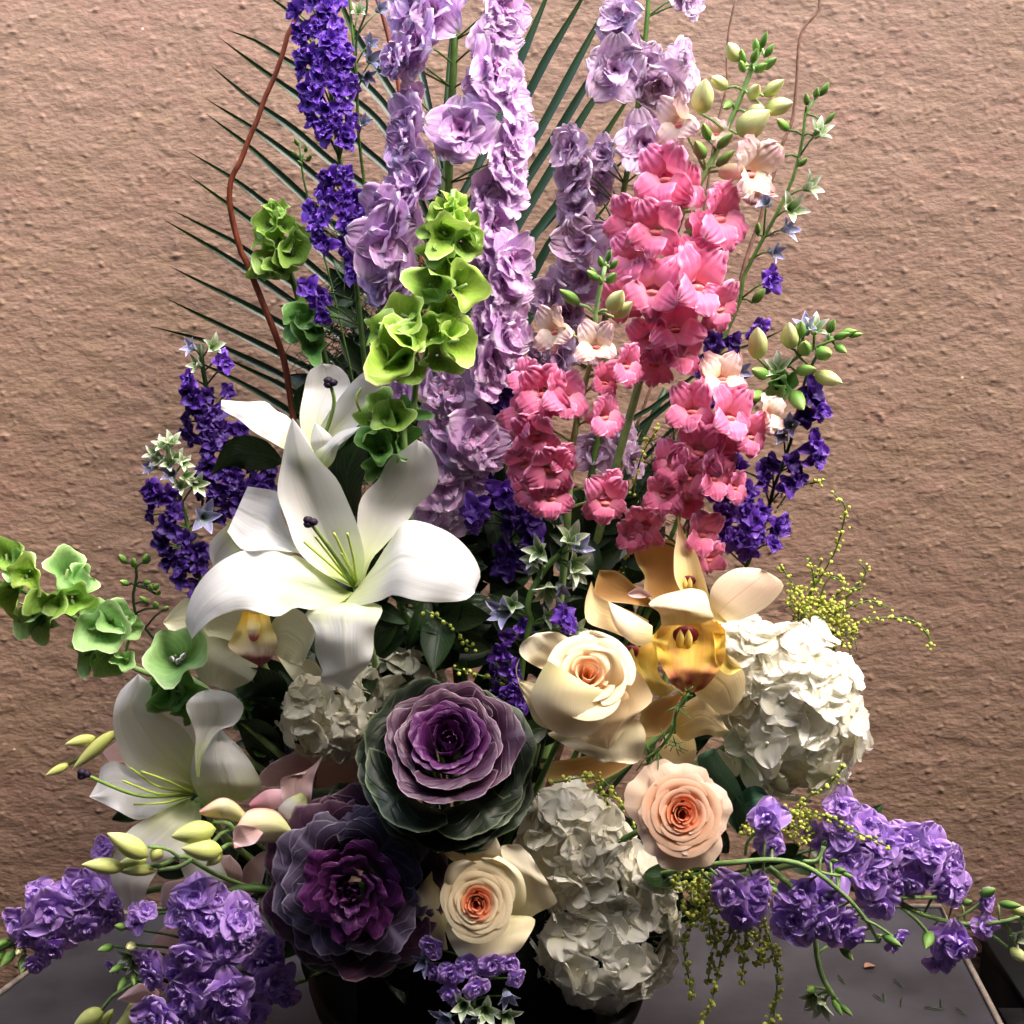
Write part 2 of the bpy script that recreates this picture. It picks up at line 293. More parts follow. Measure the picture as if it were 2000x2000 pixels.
def rp(phi, wrap, rb, rt, h, curl=0., ruf=0., rf=5, nu=13, nv=9, drop=.25, point=0., z0=0., bulge=.0):
    """petal that wraps round the flower's axis (rose, kale heart)"""
    V = []; ph = random.random() * 6
    for i in range(nv):
        v = i / (nv - 1); wd = .45 + .55 * math.sin(math.pi / 2 * min(1, v * 1.35)); 
        for j in range(nu):
            s = 2 * j / (nu - 1) - 1
            ang = R(phi) + s * R(wrap) * wd
            vv = v * (1 - drop * abs(s) ** 3) * (1 + point * (1 - abs(s)) ** 2)
            r = rb + (rt - rb) * vv ** 1.3 + bulge * math.sin(math.pi * vv) + curl * max(0, vv - .55) ** 1.5 * 2.5
            z = z0 + h * math.sin(min(vv, 1.3) * math.pi / 2) - abs(curl) * max(0, vv - .72) ** 1.6 * 2.2
            rf_ = ruf * v ** 2.5 * (math.sin(rf * s * 1.7 + ph) + .55 * math.sin(rf * s * 3.9 + ph * 2) + .25 * math.sin(rf * s * 8.3 + ph * 3))
            z += rf_ * .6; r += rf_ * .8
            V.append((r * math.cos(ang), r * math.sin(ang), z))
    return V, gridfaces(nv, nu), griduv(nv, nu)
def revolve(prof_rz, n=10, lobes=0, lobe=0., ph=0., fn=None):
    V, UV = [], []; m = len(prof_rz)
    for i, (r, z) in enumerate(prof_rz):
        v = i / (m - 1)
        for k in range(n):
            a = 2 * math.pi * k / n; f = 1 + lobe * v * math.cos(lobes * a + ph); x, y, zz = r * f * math.cos(a), r * f * math.sin(a), z
            if fn: x, y, zz = fn(x, y, zz, a, v)
            V.append((x, y, zz)); UV.append((k / n, v))
    return V, gridfaces(m, n, 0, True), UV
def merge(parts):
    V, F, UV = [], [], []
    for v, f, u in parts:
        o = len(V); V += list(v); F += [tuple(i + o for i in ff) for ff in f]; UV += list(u)
    return V, F, UV
def gm(name, g, mat): return mk(name, g[0], g[1], g[2], mat)
def budgeo(L=1., W=.4, n=8, m=9, bend=0.):
    pr = []
    for i in range(m):
        v = i / (m - 1); r = W / 2 * max(0, math.sin(math.pi * min(v, .9999) ** .8)) ** .8
        pr.append((max(r, .012 * W), L * v))
    return revolve(pr, n, 3, .08, fn=(lambda x, y, z, a, v: (x + bend * math.sin(v * 3.14159) * L, y, z)) if bend else None)

# ---------- kits: (core mesh, [(sub-part name, mesh), ...]) variants ----------
def frame(px, py, q, size, fx, fz, roll):
    p = P(px, py, q); s = size * K(p)
    d = Vector((fx, -1, fz)).normalized() if not isinstance(fx, Vector) else fx
    x = Vector((0, 0, 1)).cross(d)
    if x.length < .05: x = Vector((1, 0, 0))
    x.normalize(); y = d.cross(x)
    m = Matrix(((x.x, y.x, d.x), (x.y, y.y, d.y), (x.z, y.z, d.z))).to_4x4()
    return Matrix.Translation(Vector(p)) @ m @ Matrix.Rotation(roll, 4, 'Z') @ Matrix.Scale(s, 4)
def place(kit, parent, name, px, py, q, size, fx=0., fz=.2, roll=None, label=None, wob=.15):
    roll = random.uniform(0, 6.28) if roll is None else R(roll)
    if not isinstance(fx, Vector): fx += random.uniform(-wob, wob); fz += random.uniform(-wob, wob)
    T = Matrix.Translation(-parent.location) @ frame(px, py, q, size, fx, fz, roll)
    core, subs = random.choice(kit)
    o = obj(name, core, parent); o.matrix_local = T
    if label: o['label'] = label
    for nm, me in subs: obj(nm, me, o)
    return o
def kit_delph(mo, mi):
    out = []
    for v in range(5):
        subs = []
        for i in range(5):
            subs.append(('petal', gm('petal', gp(i * 72 + random.uniform(-12, 12), .62 * random.uniform(.85, 1.1), .68, 62 + random.uniform(-12, 14), 24 + random.uniform(-15, 15), cup=random.uniform(-.25, .35), ruf=.06, rf=7, k=.58, e=.36, bw=.3, nu=12, nv=9, notch=.05, twist=random.uniform(-.3, .3)), mo)))
        for i in range(5):
            subs.append(('petal', gm('petal', gp(i * 72 + 36 + random.uniform(-15, 15), .42, .42, 42 + random.uniform(-14, 14), 34 + random.uniform(-20, 20), z0=.03, cup=random.uniform(-.2, .5), ruf=.06, rf=8, k=.58, e=.36, bw=.3, nu=11, nv=8, twist=random.uniform(-.5, .5)), mo)))
        core = merge([gp(i * 60 + random.uniform(-20, 20), .26, .26, 15 + random.uniform(-5, 25), 45, z0=.03, cup=.5, ruf=.04, rf=5, k=.6, e=.5, bw=.3, nu=5, nv=6) for i in range(6)])
        out.append((gm('floret', core, mi), subs))
    return out
def kit_simple(mat, n=(5, 6), L=.52, W=.42, layers=1, a=(55, 85), ruf=.05, core_mat=None, nu=5, nv=6, nvar=4, cup=(-.1, .5), e=.55):
    out = []
    for v in range(nvar):
        subs = []
        for l in range(layers):
            m = random.randint(*n); f = 1 - .3 * l
            for i in range(m):
                subs.append(('petal', gm('petal', gp(i * 360 / m + l * 31 + random.uniform(-18, 18), L * f * random.uniform(.85, 1.1), W * f, random.uniform(*a) - 22 * l, random.uniform(0, 50), z0=.03 * l, cup=random.uniform(*cup), ruf=ruf, rf=4, k=.62, e=e, bw=.25, nu=nu, nv=nv, twist=random.uniform(-.4, .4)), mat)))
        core = merge([gp(i * 120 + random.uniform(-20, 20), .2, .2, 10 + random.uniform(0, 25), 40, cup=.5, ruf=.02, nu=4, nv=4) for i in range(3)])
        out.append((gm('floret', core, core_mat or mat), subs))
    return out
def kit_snap(mp_, mt):
    out = []
    for v in range(4):
        tube = revolve([(.05, -.62), (.13, -.58), (.17, -.4), (.15, -.22), (.17, -.08), (.2, .0)], 10, fn=lambda x, y, z, a, v: (x * 1.15, y * .9, z))
        pal = revolve([(.01, .07), (.07, .06), (.12, .02), (.14, -.03), (.12, -.1)], 10, 2, .3, fn=lambda x, y, z, a, v: (x * .85, y * .5 - .06, z))
        up = merge([gp(90 + s * random.uniform(26, 38), .58 * random.uniform(.85, 1.1), .62, 20 + random.uniform(-12, 16), 85 + random.uniform(-30, 35), r0=.09, z0=-.04, cup=-.1, ruf=.075, rf=6.5, k=.5, e=.36, bw=.6, nu=13, nv=10, notch=.05, twist=random.uniform(-.5, .5)) for s in (-1, 1)])
        lo = merge([gp(a + random.uniform(-8, 8), l * 1.2, w * 1.35, 48 + random.uniform(-18, 18), 75 + random.uniform(-30, 35), r0=.1, z0=.02, cup=-.05, ruf=.075, rf=6.5, k=.5, e=.36, bw=.6, nu=12, nv=10, twist=random.uniform(-.5, .5)) for a, l, w in ((-90, .38, .34), (-35, .42, .38), (-145, .42, .38))])
        subs = [('upper_lip', gm('upper_lip', up, mp_)), ('lower_lip', gm('lower_lip', lo, mp_)), ('palate', gm('palate', pal, M['palate']))]
        out.append((gm('floret', tube, mt), subs))
    return out
def kit_bell(mat, nvar=5, folds=1.0):
    out = []
    for v in range(nvar):
        p1, p2, p3 = [random.random() * 6.28 for _ in range(3)]; sq = random.uniform(.72, 1.0); am = random.uniform(.8, 2.1) * folds
        def fn(x, y, z, a, t, p1=p1, p2=p2, p3=p3, sq=sq, am=am):
            f = 1 + am * t ** 2 * (.1 * math.cos(5 * a + p1) + .13 * math.cos(2 * a + p2) + .1 * math.cos(3 * a + p3))
            return x * f, y * f * (1 - (1 - sq) * t), z + am * t ** 3 * (.09 * math.cos(2 * a + p1) + .09 * math.cos(3 * a + p2))
        g = revolve([(.03, -.5), (.08, -.48), (.13, -.4), (.2, -.28), (.29, -.15), (.38, -.04), (.45, .02), (.5, .03)], 26, fn=fn)
        
        out.append((gm('bell', g, mat), []))
    return out
def kit_hyd(mat):
    out = []
    for v in range(4):
        subs = []
        for i in range(4):
            subs.append(('sepal', gm('sepal', gp(i * 90 + random.uniform(-6, 6), .52, .66, 74 + random.uniform(-12, 8), random.uniform(-12, 38), cup=random.uniform(-.25, .22), ruf=.04, rf=3, k=.62, e=.42, bw=.2, nu=9, nv=9, twist=random.uniform(-.12, .12)), mat)))
        core = revolve([(.002, .07), (.03, .06), (.045, .03), (.03, -.02), (.02, -.3)], 6)
        out.append((gm('floret', core, mat), subs))
    return out
def kit_star(mat):
    out = []
    for v in range(3):
        g = merge([gp(i * 72 + random.uniform(-10, 10), .95, .4, 10 + random.uniform(0, 14), random.uniform(15, 45), r0=.05, z0=-.4, cup=.5, ruf=.02, k=.75, e=.8, bw=.4, nu=5, nv=7) for i in range(5)])
        out.append((gm('bud', g, mat), []))
    return out
def kit_bud(mat, L=1., W=.42, bend=.0): return [(gm('bud', tuple(budgeo(L, W * f, bend=bend)), mat), []) for f in (.85, 1, 1.15)]

KIT = dict(
    delA=kit_delph(M['lav'], M['lav_in']), delB=kit_delph(M['lavp'], M['lavp_in']),
    vio=kit_simple(M['vio'], (4, 6), .55, .44, 2, (40, 100), .09, e=.42, nvar=6), viod=kit_simple(M['vio_d'], (4, 6), .55, .44, 2, (40, 100), .09, e=.42, nvar=5),
    stock=kit_simple(M['stock'], (4, 5), .56, .62, 3, (58, 98), .06, None, nu=9, nv=8, nvar=6, cup=(-.35, .35), e=.42),
    snap=kit_snap(M['snap'], M['snap_t']), snapc=kit_snap(M['snapc'], M['snapc_t']),
    bell=kit_bell(M['bell']), bellb=kit_bell(M['bellb']), belld=kit_bell(M['belld']), bells=kit_bell(M['bells']),
    hyd=kit_hyd(M['hyd']), hydc=kit_hyd(M['hydc']),
    star=kit_star(M['star']), starv=kit_star(M['starv']),
    bud=kit_bud(M['sprout']), budc=kit_bud(M['sprout_c'], 1, .55))
# ======================= SETTING =======================
def stucco_wall():
    m, n, N, Lk, B = newmat('tan_stucco')
    tc = N.new('ShaderNodeTexCoord')
    mp = N.new('ShaderNodeMapping'); mp.inputs[3].default_value = (1, 1, 1.9); Lk.new(tc.outputs['Object'], mp.inputs[0])
    a = N.new('ShaderNodeTexNoise'); a.inputs['Scale'].default_value = 3.2; a.inputs['Detail'].default_value = 5; Lk.new(tc.outputs['Object'], a.inputs['Vector'])
    b = N.new('ShaderNodeTexNoise'); b.inputs['Scale'].default_value = 150; b.inputs['Detail'].default_value = 3; Lk.new(mp.outputs[0], b.inputs['Vector'])
    col = mixc(N, Lk, a.outputs[0], lin('#7c6354'), lin('#8b7261'))
    a2 = N.new('ShaderNodeTexNoise'); a2.inputs['Scale'].default_value = 9; a2.inputs['Detail'].default_value = 6; a2.inputs['Distortion'].default_value = 1.2; Lk.new(mp.outputs[0], a2.inputs['Vector'])
    for (lo, hi, cc_) in ((.52, .62, '#7c684a'), (.47, .36, '#845c50')):
        q_ = N.new('ShaderNodeMapRange'); Lk.new(a2.outputs[0], q_.inputs[0]); q_.inputs[1].default_value = lo; q_.inputs[2].default_value = hi; q_.inputs[4].default_value = .22
        col = mixc(N, Lk, q_.outputs[0], col, lin(cc_))
    mr = N.new('ShaderNodeMapRange'); Lk.new(b.outputs[0], mr.inputs[0]); mr.inputs[1].default_value = .35; mr.inputs[2].default_value = .7
    mr.inputs[3].default_value = .0; mr.inputs[4].default_value = .45
    col = mixc(N, Lk, mr.outputs[0], col, lin('#67503f'))
    c = N.new('ShaderNodeTexVoronoi'); c.inputs['Scale'].default_value = 26; Lk.new(tc.outputs['Object'], c.inputs['Vector'])
    sp = N.new('ShaderNodeMapRange'); Lk.new(c.outputs['Distance'], sp.inputs[0]); sp.inputs[1].default_value = .045; sp.inputs[2].default_value = .03
    r2 = N.new('ShaderNodeSeparateColor'); Lk.new(c.outputs['Color'], r2.inputs[0])
    col = mixc(N, Lk, math_n(N, Lk, 'MULTIPLY', sp.outputs[0], math_n(N, Lk, 'GREATER_THAN', r2.outputs[0], .82)), col, lin('#b8a494'))
    Lk.new(col, B.inputs['Base Color']); B.inputs['Roughness'].default_value = .75; B.inputs['Specular IOR Level'].default_value = .25
    bp = N.new('ShaderNodeBump'); bp.inputs['Strength'].default_value = .5; bp.inputs['Distance'].default_value = .0022
    Lk.new(b.outputs[0], bp.inputs['Height']); Lk.new(bp.outputs[0], B.inputs['Normal'])
    n_ = 940; rs = np.random.RandomState(3)
    fx = np.fft.fftfreq(n_)[None, :]; fz = np.fft.fftfreq(n_)[:, None]
    def field(sx, sz):
        g = np.exp(-2 * (np.pi ** 2) * ((fx * sx) ** 2 + (fz * sz) ** 2))
        h = np.real(np.fft.ifft2(np.fft.fft2(rs.randn(n_, n_)) * g)); return (h - h.mean()) / h.std()
    h = .22 * field(2.6, 1.5) + .85 * np.maximum(field(1.15, .95) - 1.1, 0) + .45 * np.maximum(field(2.0, 1.3) - 1.0, 0) + .35 * field(8, 4) + .6 * field(60, 24)
    ix = np.linspace(-1, 1, n_); 
    def warp(t, core, far): return np.where(np.abs(t) < .94, t / .94 * core, np.sign(t) * (core + ((np.abs(t) - .94) / .06) ** 2 * far))
    X = warp(ix, .72, 3.5)[None, :] * np.ones((n_, 1)); Z = .55 + warp(ix, .70, 1.9)[:, None] * np.ones((1, n_))
    Y = .30 - .00085 * h
    co = np.stack([X, Y, Z], -1).reshape(-1, 3).astype(np.float32)
    me = bpy.data.meshes.new('wall'); nf = (n_ - 1) ** 2
    me.vertices.add(n_ * n_); me.vertices.foreach_set('co', co.ravel())
    i = (np.arange(n_ - 1)[:, None] * n_ + np.arange(n_ - 1)[None, :]).ravel()
    li = np.stack([i, i + 1, i + 1 + n_, i + n_], -1).astype(np.int32)
    me.loops.add(nf * 4); me.loops.foreach_set('vertex_index', li.ravel())
    me.polygons.add(nf); me.polygons.foreach_set('loop_start', (np.arange(nf) * 4).astype(np.int32))
    me.polygons.foreach_set('use_smooth', np.ones(nf, dtype=bool))
    me.materials.append(m); me.update(calc_edges=True); me.validate()
    o = obj('wall', me); o['kind'] = 'structure'; return o
stucco_wall()
def slab(pts, z1, z0, inset=.0, name='slab'):
    n = len(pts); V = [(x, y, z0) for x, y in pts] + [(x, y, z1 - inset) for x, y in pts]
    c = np.mean(pts, 0); k = 1 - inset / .4
    V += [(c[0] + (x - c[0]) * k, c[1] + (y - c[1]) * k, z1) for x, y in pts]
    F = [tuple(range(2 * n, 3 * n))] + [tuple(range(n))[::-1]]
    for r in (0, n): F += [(r + i, r + (i + 1) % n, r + n + (i + 1) % n, r + n + i) for i in range(n)]
    return V, F
gm_ = plain_mat('dark_paving', '#1a1614', '#2a2420', 9, .8, .4, dist=.004)
V = [(-4, -4, -.72), (4, -4, -.72), (4, .31, -.72), (-4, .31, -.72)]
g = obj('ground', mk('ground', V, [(0, 1, 2, 3)], None, gm_, False)); g['kind'] = 'structure'
# unseen roof and walls added to shape the light, open strip above the flowers
def block(n, x0, x1, y0, y1, z0, z1, m):
    V, F = slab([(x0, y0), (x1, y0), (x1, y1), (x0, y1)], z1, z0, .001); o = obj(n, mk(n, V, F, None, m, False)); o['kind'] = 'structure'
baffle_mat = plain_mat('baffle_dark_brown', '#3a2a22', '#4a382c', 8, .8, .3)  # brown for the added light blockers outside the frame
block('light_baffle_top', -4, 4, -4, -.6, 1.4, 1.5, baffle_mat)
block('light_baffle_back', -4, 4, -4.1, -4, -.72, 1.4, baffle_mat)
block('light_baffle_left', -1.25, -1.15, -4, .28, -.72, 1.4, baffle_mat)
block('light_baffle_right', 1.45, 1.55, -4, .28, -.72, 1.4, baffle_mat)
# slate table
tp = [PZ(1990, 2075, 0)[:2], PZ(1952, 2000, 0)[:2], PZ(1880, 1861, 0)[:2], PZ(1838, 1772, 0)[:2], PZ(420, 1765, 0)[:2], PZ(200, 1790, 0)[:2], PZ(-12, 1950, 0)[:2], (-.75, -.35), (-.6, -.72), (.62, -.72)]
tp = tp[::-1]
sm = plain_mat('slate', '#242327', '#403f44', 11, .42, .5, spec=.5, dist=.003)
t = thing('table', 'dark slate topped table with clipped corners under the whole arrangement', 'table', (0, -.25, -.70))
V, F = slab(tp, 0, -.03, .003)
wpart('tabletop', V, F, None, sm, t).data.polygons.foreach_set('use_smooth', [False] * len(F))
rimm = plain_mat('worn_metal_rim', '#5c544c', '#8c8074', 60, .45, .4)
rim = [(x, y, .001) for x, y in tp] + [(tp[0][0], tp[0][1], .001)]
tubes('rim', t, rimm, [(np.array(rim), .0035)], 6)
for x, y in ((-.5, -.6), (.52, -.6), (.55, .1), (-.4, .12)):
    V, F = slab([(x - .025, y - .025), (x + .025, y - .025), (x + .025, y + .025), (x - .025, y + .025)], -.03, -.70, .001)
    wpart('leg', V, F, None, M['black'], t)
pc = PZ(2010, 1905, -.05)
t = thing('planter', 'black square planter on the ground beyond the table, cut off by the lower right corner', 'planter', (pc[0] + .06, pc[1] - .06, -.72))
x0, y0 = pc[0] - .035, pc[1] - .14
V, F = slab([(x0, y0), (x0 + .26, y0), (x0 + .26, y0 + .2), (x0, y0 + .2)], -.035, -.715, .006); wpart('box', V, F, None, M['black'], t)
V, F = slab([(x0 - .008, y0 - .008), (x0 + .268, y0 - .008), (x0 + .268, y0 + .208), (x0 - .008, y0 + .208)], -.02, -.034, .002); wpart('rim', V, F, None, M['black'], t)
# bowl and foam
bc = P(935, 1900, 0); t = thing('bowl', 'black glazed bowl holding all the flowers, mostly hidden below them', 'bowl', (bc[0], 0, 0.001))
pr = [(.001, .0), (.09, .0), (.10, .012), (.14, .04), (.16, .07), (.165, .09), (.158, .092), (.15, .07), (.12, .05), (.001, .04)]
V, F, UV = revolve(pr, 48); wpart('body', [(x + bc[0], y, z + .001) for x, y, z in V], F, UV, M['black'], t)
t = thing('floral_foam', 'dark green floral foam block inside the black bowl', 'foam', (bc[0], 0, .05))
V, F = slab([(bc[0] - .11, -.08), (bc[0] + .11, -.08), (bc[0] + .11, .08), (bc[0] - .11, .08)], .2, .05, .006); wpart('block', V, F, None, M['foam'], t)
BASE = (bc[0], 0.0, .17)
def base(dx=0, dy=0): return np.array([BASE[0] + dx, BASE[1] + dy, BASE[2]])

# table litter
for i, (x, y, a) in enumerate([(1245, 990, 70), (1460, 1005, 60), (1385, 1060, 50), (1405, 1055, -75), (1470, 1075, -65), (1580, 1098, 10), (1620, 1080, -70), (1695, 1112, 55), (1610, 1102, 5)]):
    (px, py), = D8((x, y)); c = PZ(px, py, .0022); d = np.array([math.cos(R(a)), -math.sin(R(a)) * 1.5, 0]) * .0062
    nt_ = thing('fern_needle', ['dark needle lying nearest the hanging yellow sprigs on the slate', 'dark slanting needle alone in the middle of the slate', 'left needle of the touching pair on the slate', 'right needle of the touching pair on the slate', 'needle just right of and below the touching pair', 'flat needle of the crossed three near the slate edge', 'upright needle of the crossed three near the slate edge', 'dark needle closest to the right table edge', 'short flat needle end beside the crossed needles'][i], 'needle', c, 'fern needles dropped on the table')
    tubes('blade', nt_, M['needle'], [(np.array([c - d, c + d * .2 + [0, 0, .0006], c + d]), [.0005, .0009, .0003])], 5)
(px, py), = D8((1330, 945)); c = PZ(px, py, .0025); t = thing('dried_petal', 'small brown dried petal lying on the slate', 'petal', c)
wpart('blade', [np.array(v) * .014 + c for v in gp(20, 1, .6, 80, 25, cup=.5, ruf=.05)[0]], *gp(20, 1, .6, 80, 25)[1:], M['drypetal'], t)

# ======================= WILLOW, TWIGS, PALM =======================
def stalk(name, label, cat, mat, pts, q, r, group=None, pn='stem', sides=8):
    pth = path(pts, q); o = thing(name, label, cat, pth[-1], group); tubes(pn, o, mat, [(pth, r)], sides); return o
wl = C1((1100, -60), (1080, 120), (1010, 270), (985, 370), (920, 560), (840, 740), (770, 940), (735, 1010), (650, 1230), (590, 1340), (572, 1500), (600, 1680), (660, 1900))[0:] + C4((700, 430), (840, 780), (920, 980), (990, 1200), (1045, 1540)) + [(590, 900), (700, 1200), (900, 1750)]
stalk('willow_branch', 'thick red brown curly willow branch bending past the left palm leaflets', 'branch', M['willow'], wl, [-6, -5, -6, -7, -3, 0], [.0022, .0024, .003, .0032, .0034, .0036, .0038])
wl = C2((120, -60), (190, 130), (240, 350), (290, 560), (320, 800), (360, 1200)) + [(810, 420), (850, 800), (920, 1750)]
stalk('willow_branch', 'slim red willow twig rising behind the left side of the lavender delphinium', 'branch', M['willow'], wl, [-14, -13, -4, 0], .0022)
wl = C3((1100, -60), (1060, 100), (1036, 230), (1028, 420), (1035, 520), (1000, 660), (960, 820)) + [(1340, 560), (1150, 1100), (980, 1750)]
stalk('willow_twig', 'thin pale brown twig rising behind the blush snapdragon buds', 'branch', M['twig'], wl, [-15, -14, -10, 0], [.0011, .0013, .0018, .002])
wl = C3((1615, -60), (1610, 60), (1585, 95), (1530, 150), (1490, 230), (1478, 330), (1468, 520), (1440, 760), (1380, 900), (1320, 1110), (1290, 1180), (1235, 1390), (1200, 1480), (1130, 1700), (1090, 1900)) + C6((1040, 450), (960, 650), (870, 800)) + [(1250, 1000), (1000, 1750)]
stalk('willow_twig', 'crooked brown twig at the top right running down behind the green larkspur', 'branch', M['twig'], wl, [-12, -11, -8, -5, 0], [.0014, .0018, .0022, .0028, .003])

palm = thing('palm_frond', 'large dark green palm frond fanned behind the tall flowers against the wall', 'palm frond', base(0, .03))
rach = path([(905, -150), (880, 100), (862, 350), (855, 600), (870, 900), (930, 1750)], [-20, -19, -17, -15, -10, -1]); tubes('rachis', palm, M['stem_d'], [(rach, [.002, .003, .0035, .004, .005])], 8)
LF = [[(505, -20), (574, 31), (704, 155), (775, 242), (850, 420)], [(442, 58), (500, 80), (561, 119), (698, 200), (774, 287), (856, 470)], [(430, 75), (530, 150), (620, 215), (704, 285), (780, 360), (856, 520)],
      [(410, 127), (494, 197), (570, 250), (647, 316), (753, 400), (850, 560)], [(402, 193), (494, 251), (580, 315), (644, 370), (750, 470), (852, 600)], [(402, 222), (479, 280), (540, 335), (595, 386), (720, 510), (852, 650)],
      [(368, 296), (447, 344), (512, 393), (640, 500), (856, 710)], [(368, 342), (441, 396), (494, 435), (620, 530), (856, 750)], [(340, 412), (400, 443), (466, 479), (550, 540), (700, 650), (858, 790)],
      [(318, 428), (400, 476), (481, 527), (585, 600), (720, 700), (860, 830)], [(333, 521), (420, 565), (517, 615), (620, 680), (862, 870)], [(323, 582), (430, 635), (541, 690), (640, 745), (868, 920)],
      [(298, 638), (404, 667), (480, 700), (554, 736), (640, 790), (872, 960)], [(372, 700), (460, 742), (559, 800), (680, 880), (880, 1010)], [(420, 690), (500, 728), (570, 765), (680, 840), (876, 985)],
      [(760, -60), (788, 10), (808, 80), (840, 220), (862, 330)], [(640, -60), (690, 60), (740, 140), (800, 240), (858, 380)]]
RF = [[(1085, -60), (1065, 0), (1008, 137), (950, 290), (868, 440)], [(1160, -60), (1135, 0), (1070, 110), (1021, 204), (868, 490)], [(1215, -50), (1192, 0), (1140, 96), (1034, 290), (868, 560)], [(1240, 20), (1153, 153), (1085, 265), (1013, 378), (866, 640)],
      [(1250, 70), (1155, 202), (1083, 321), (1003, 455), (866, 700)], [(1260, 140), (1180, 265), (1091, 396), (1026, 487), (866, 760)], [(1250, 210), (1140, 350), (1047, 455), (1003, 510), (866, 800)],
      [(1240, 290), (1096, 444), (1013, 589), (870, 850)], [(1200, 380), (1110, 500), (1040, 610), (880, 900)]]
def leaflet(par, pts, qs, wpx, mat=None):
    c = crv(pts, 26); d = np.gradient(c, axis=0); d /= np.linalg.norm(d, axis=1)[:, None]; nm = np.stack([-d[:, 1], d[:, 0]], 1)
    t_ = np.linspace(0, 1, 26); w_ = wpx / 2 * np.minimum(1, (t_ * 3.2) ** .8) * (1 - .35 * np.maximum(0, t_ - .6) / .4)
    w_ = np.maximum(w_, .4)
    return sheet('leaflet', par, mat or M['palm'], list(map(tuple, (c + nm * w_[:, None])[::-1])), list(map(tuple, (c - nm * w_[:, None])[::-1])), qs[::-1] if isinstance(qs, list) else qs, cup=.25, nu=5, nv=22)
for i, l in enumerate(LF): leaflet(palm, l, [-21 + (i % 3), -20, -17], 15)
for i, l in enumerate(RF): leaflet(palm, l, [-21 + (i % 2), -20, -17], 17)
pf2 = thing('palm_frond', 'second smaller palm frond spreading low behind the right snapdragons', 'palm frond', base(.05, .03))
r2 = path([(1300, 760), (1210, 950), (1100, 1250), (980, 1750)], [-14, -12, -8, 0]); tubes('rachis', pf2, M['stem_d'], [(r2, .003)], 6)
for l, wd in (([*C6((1000, 610), (800, 770), (560, 950), (410, 1060)), (1170, 950)], 9), ([*C6((880, 790), (740, 870), (580, 1000), (460, 1110)), (1180, 960)], 11), ([(1532, 643), *C6((1200, 550), (1010, 615), (860, 700))], 6), ([*C6((1400, 640), (1200, 740), (1060, 810), (900, 900)), (1250, 900)], 6),
              ([*C6((760, 1020), (650, 1120), (520, 1260), (400, 1390)), (1150, 1020)], 9), ([*C6((700, 1100), (620, 1250), (500, 1400), (400, 1560)), (1130, 1100)], 20), ([*C6((640, 1230), (540, 1440), (420, 1640)), (1130, 1150)], 16)):
    leaflet(pf2, l, [-12, -11, -9], wd)
# asparagus-fern needles, left and right of the middle
def fern(label, spine, q, spread, n, L, grp='fine fern plumes in the dark middle'):
    pth = path(spine, q); o = thing('fern_plume', label, 'fern', pth[-1], grp); tubes('stem', o, M['stem_d'], [(pth, .0013)], 6)
    ps = []
    for k in range(n):
        a = pth[random.randrange(len(pth) - 2)]; t1 = a + RS.randn(3) * spread * [1, .5, .9]
        ps.append((np.array([a, (a + t1) / 2 + RS.randn(3) * .003, t1]), [.0007, .0006, .0003]))
        for _ in range(4):
            b = a + (t1 - a) * random.random(); ps.append((np.array([b, b + RS.randn(3) * L]), [.0005, .0003]))
    x = tubes('needles', o, M['stem_d'], ps, 3); x['kind'] = 'stuff'
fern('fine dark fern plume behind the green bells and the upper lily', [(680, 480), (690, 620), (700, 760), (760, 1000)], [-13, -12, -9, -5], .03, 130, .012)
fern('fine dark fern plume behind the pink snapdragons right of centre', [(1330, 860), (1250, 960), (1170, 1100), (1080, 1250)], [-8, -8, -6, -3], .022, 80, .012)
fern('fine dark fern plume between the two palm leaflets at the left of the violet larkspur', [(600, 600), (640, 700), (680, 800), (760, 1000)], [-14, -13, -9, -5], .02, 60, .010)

# ---- leafy greenery that fills the dark middle ----
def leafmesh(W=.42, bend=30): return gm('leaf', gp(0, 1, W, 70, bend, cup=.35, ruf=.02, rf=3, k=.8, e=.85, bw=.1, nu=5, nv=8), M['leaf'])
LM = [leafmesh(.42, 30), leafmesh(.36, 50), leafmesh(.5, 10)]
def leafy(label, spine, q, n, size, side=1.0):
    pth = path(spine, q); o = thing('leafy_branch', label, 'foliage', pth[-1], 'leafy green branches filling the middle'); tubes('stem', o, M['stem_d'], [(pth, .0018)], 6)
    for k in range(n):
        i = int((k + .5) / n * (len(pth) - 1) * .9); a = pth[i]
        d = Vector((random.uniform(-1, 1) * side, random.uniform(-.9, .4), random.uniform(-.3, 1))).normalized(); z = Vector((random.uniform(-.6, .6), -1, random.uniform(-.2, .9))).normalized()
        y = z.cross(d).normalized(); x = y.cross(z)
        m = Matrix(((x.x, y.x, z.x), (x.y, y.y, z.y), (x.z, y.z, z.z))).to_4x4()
        l = obj('leaf', random.choice(LM), o); l.matrix_local = Matrix.Translation(Vector(a) - o.location) @ m @ Matrix.Scale(size * random.uniform(.7, 1.2), 4)
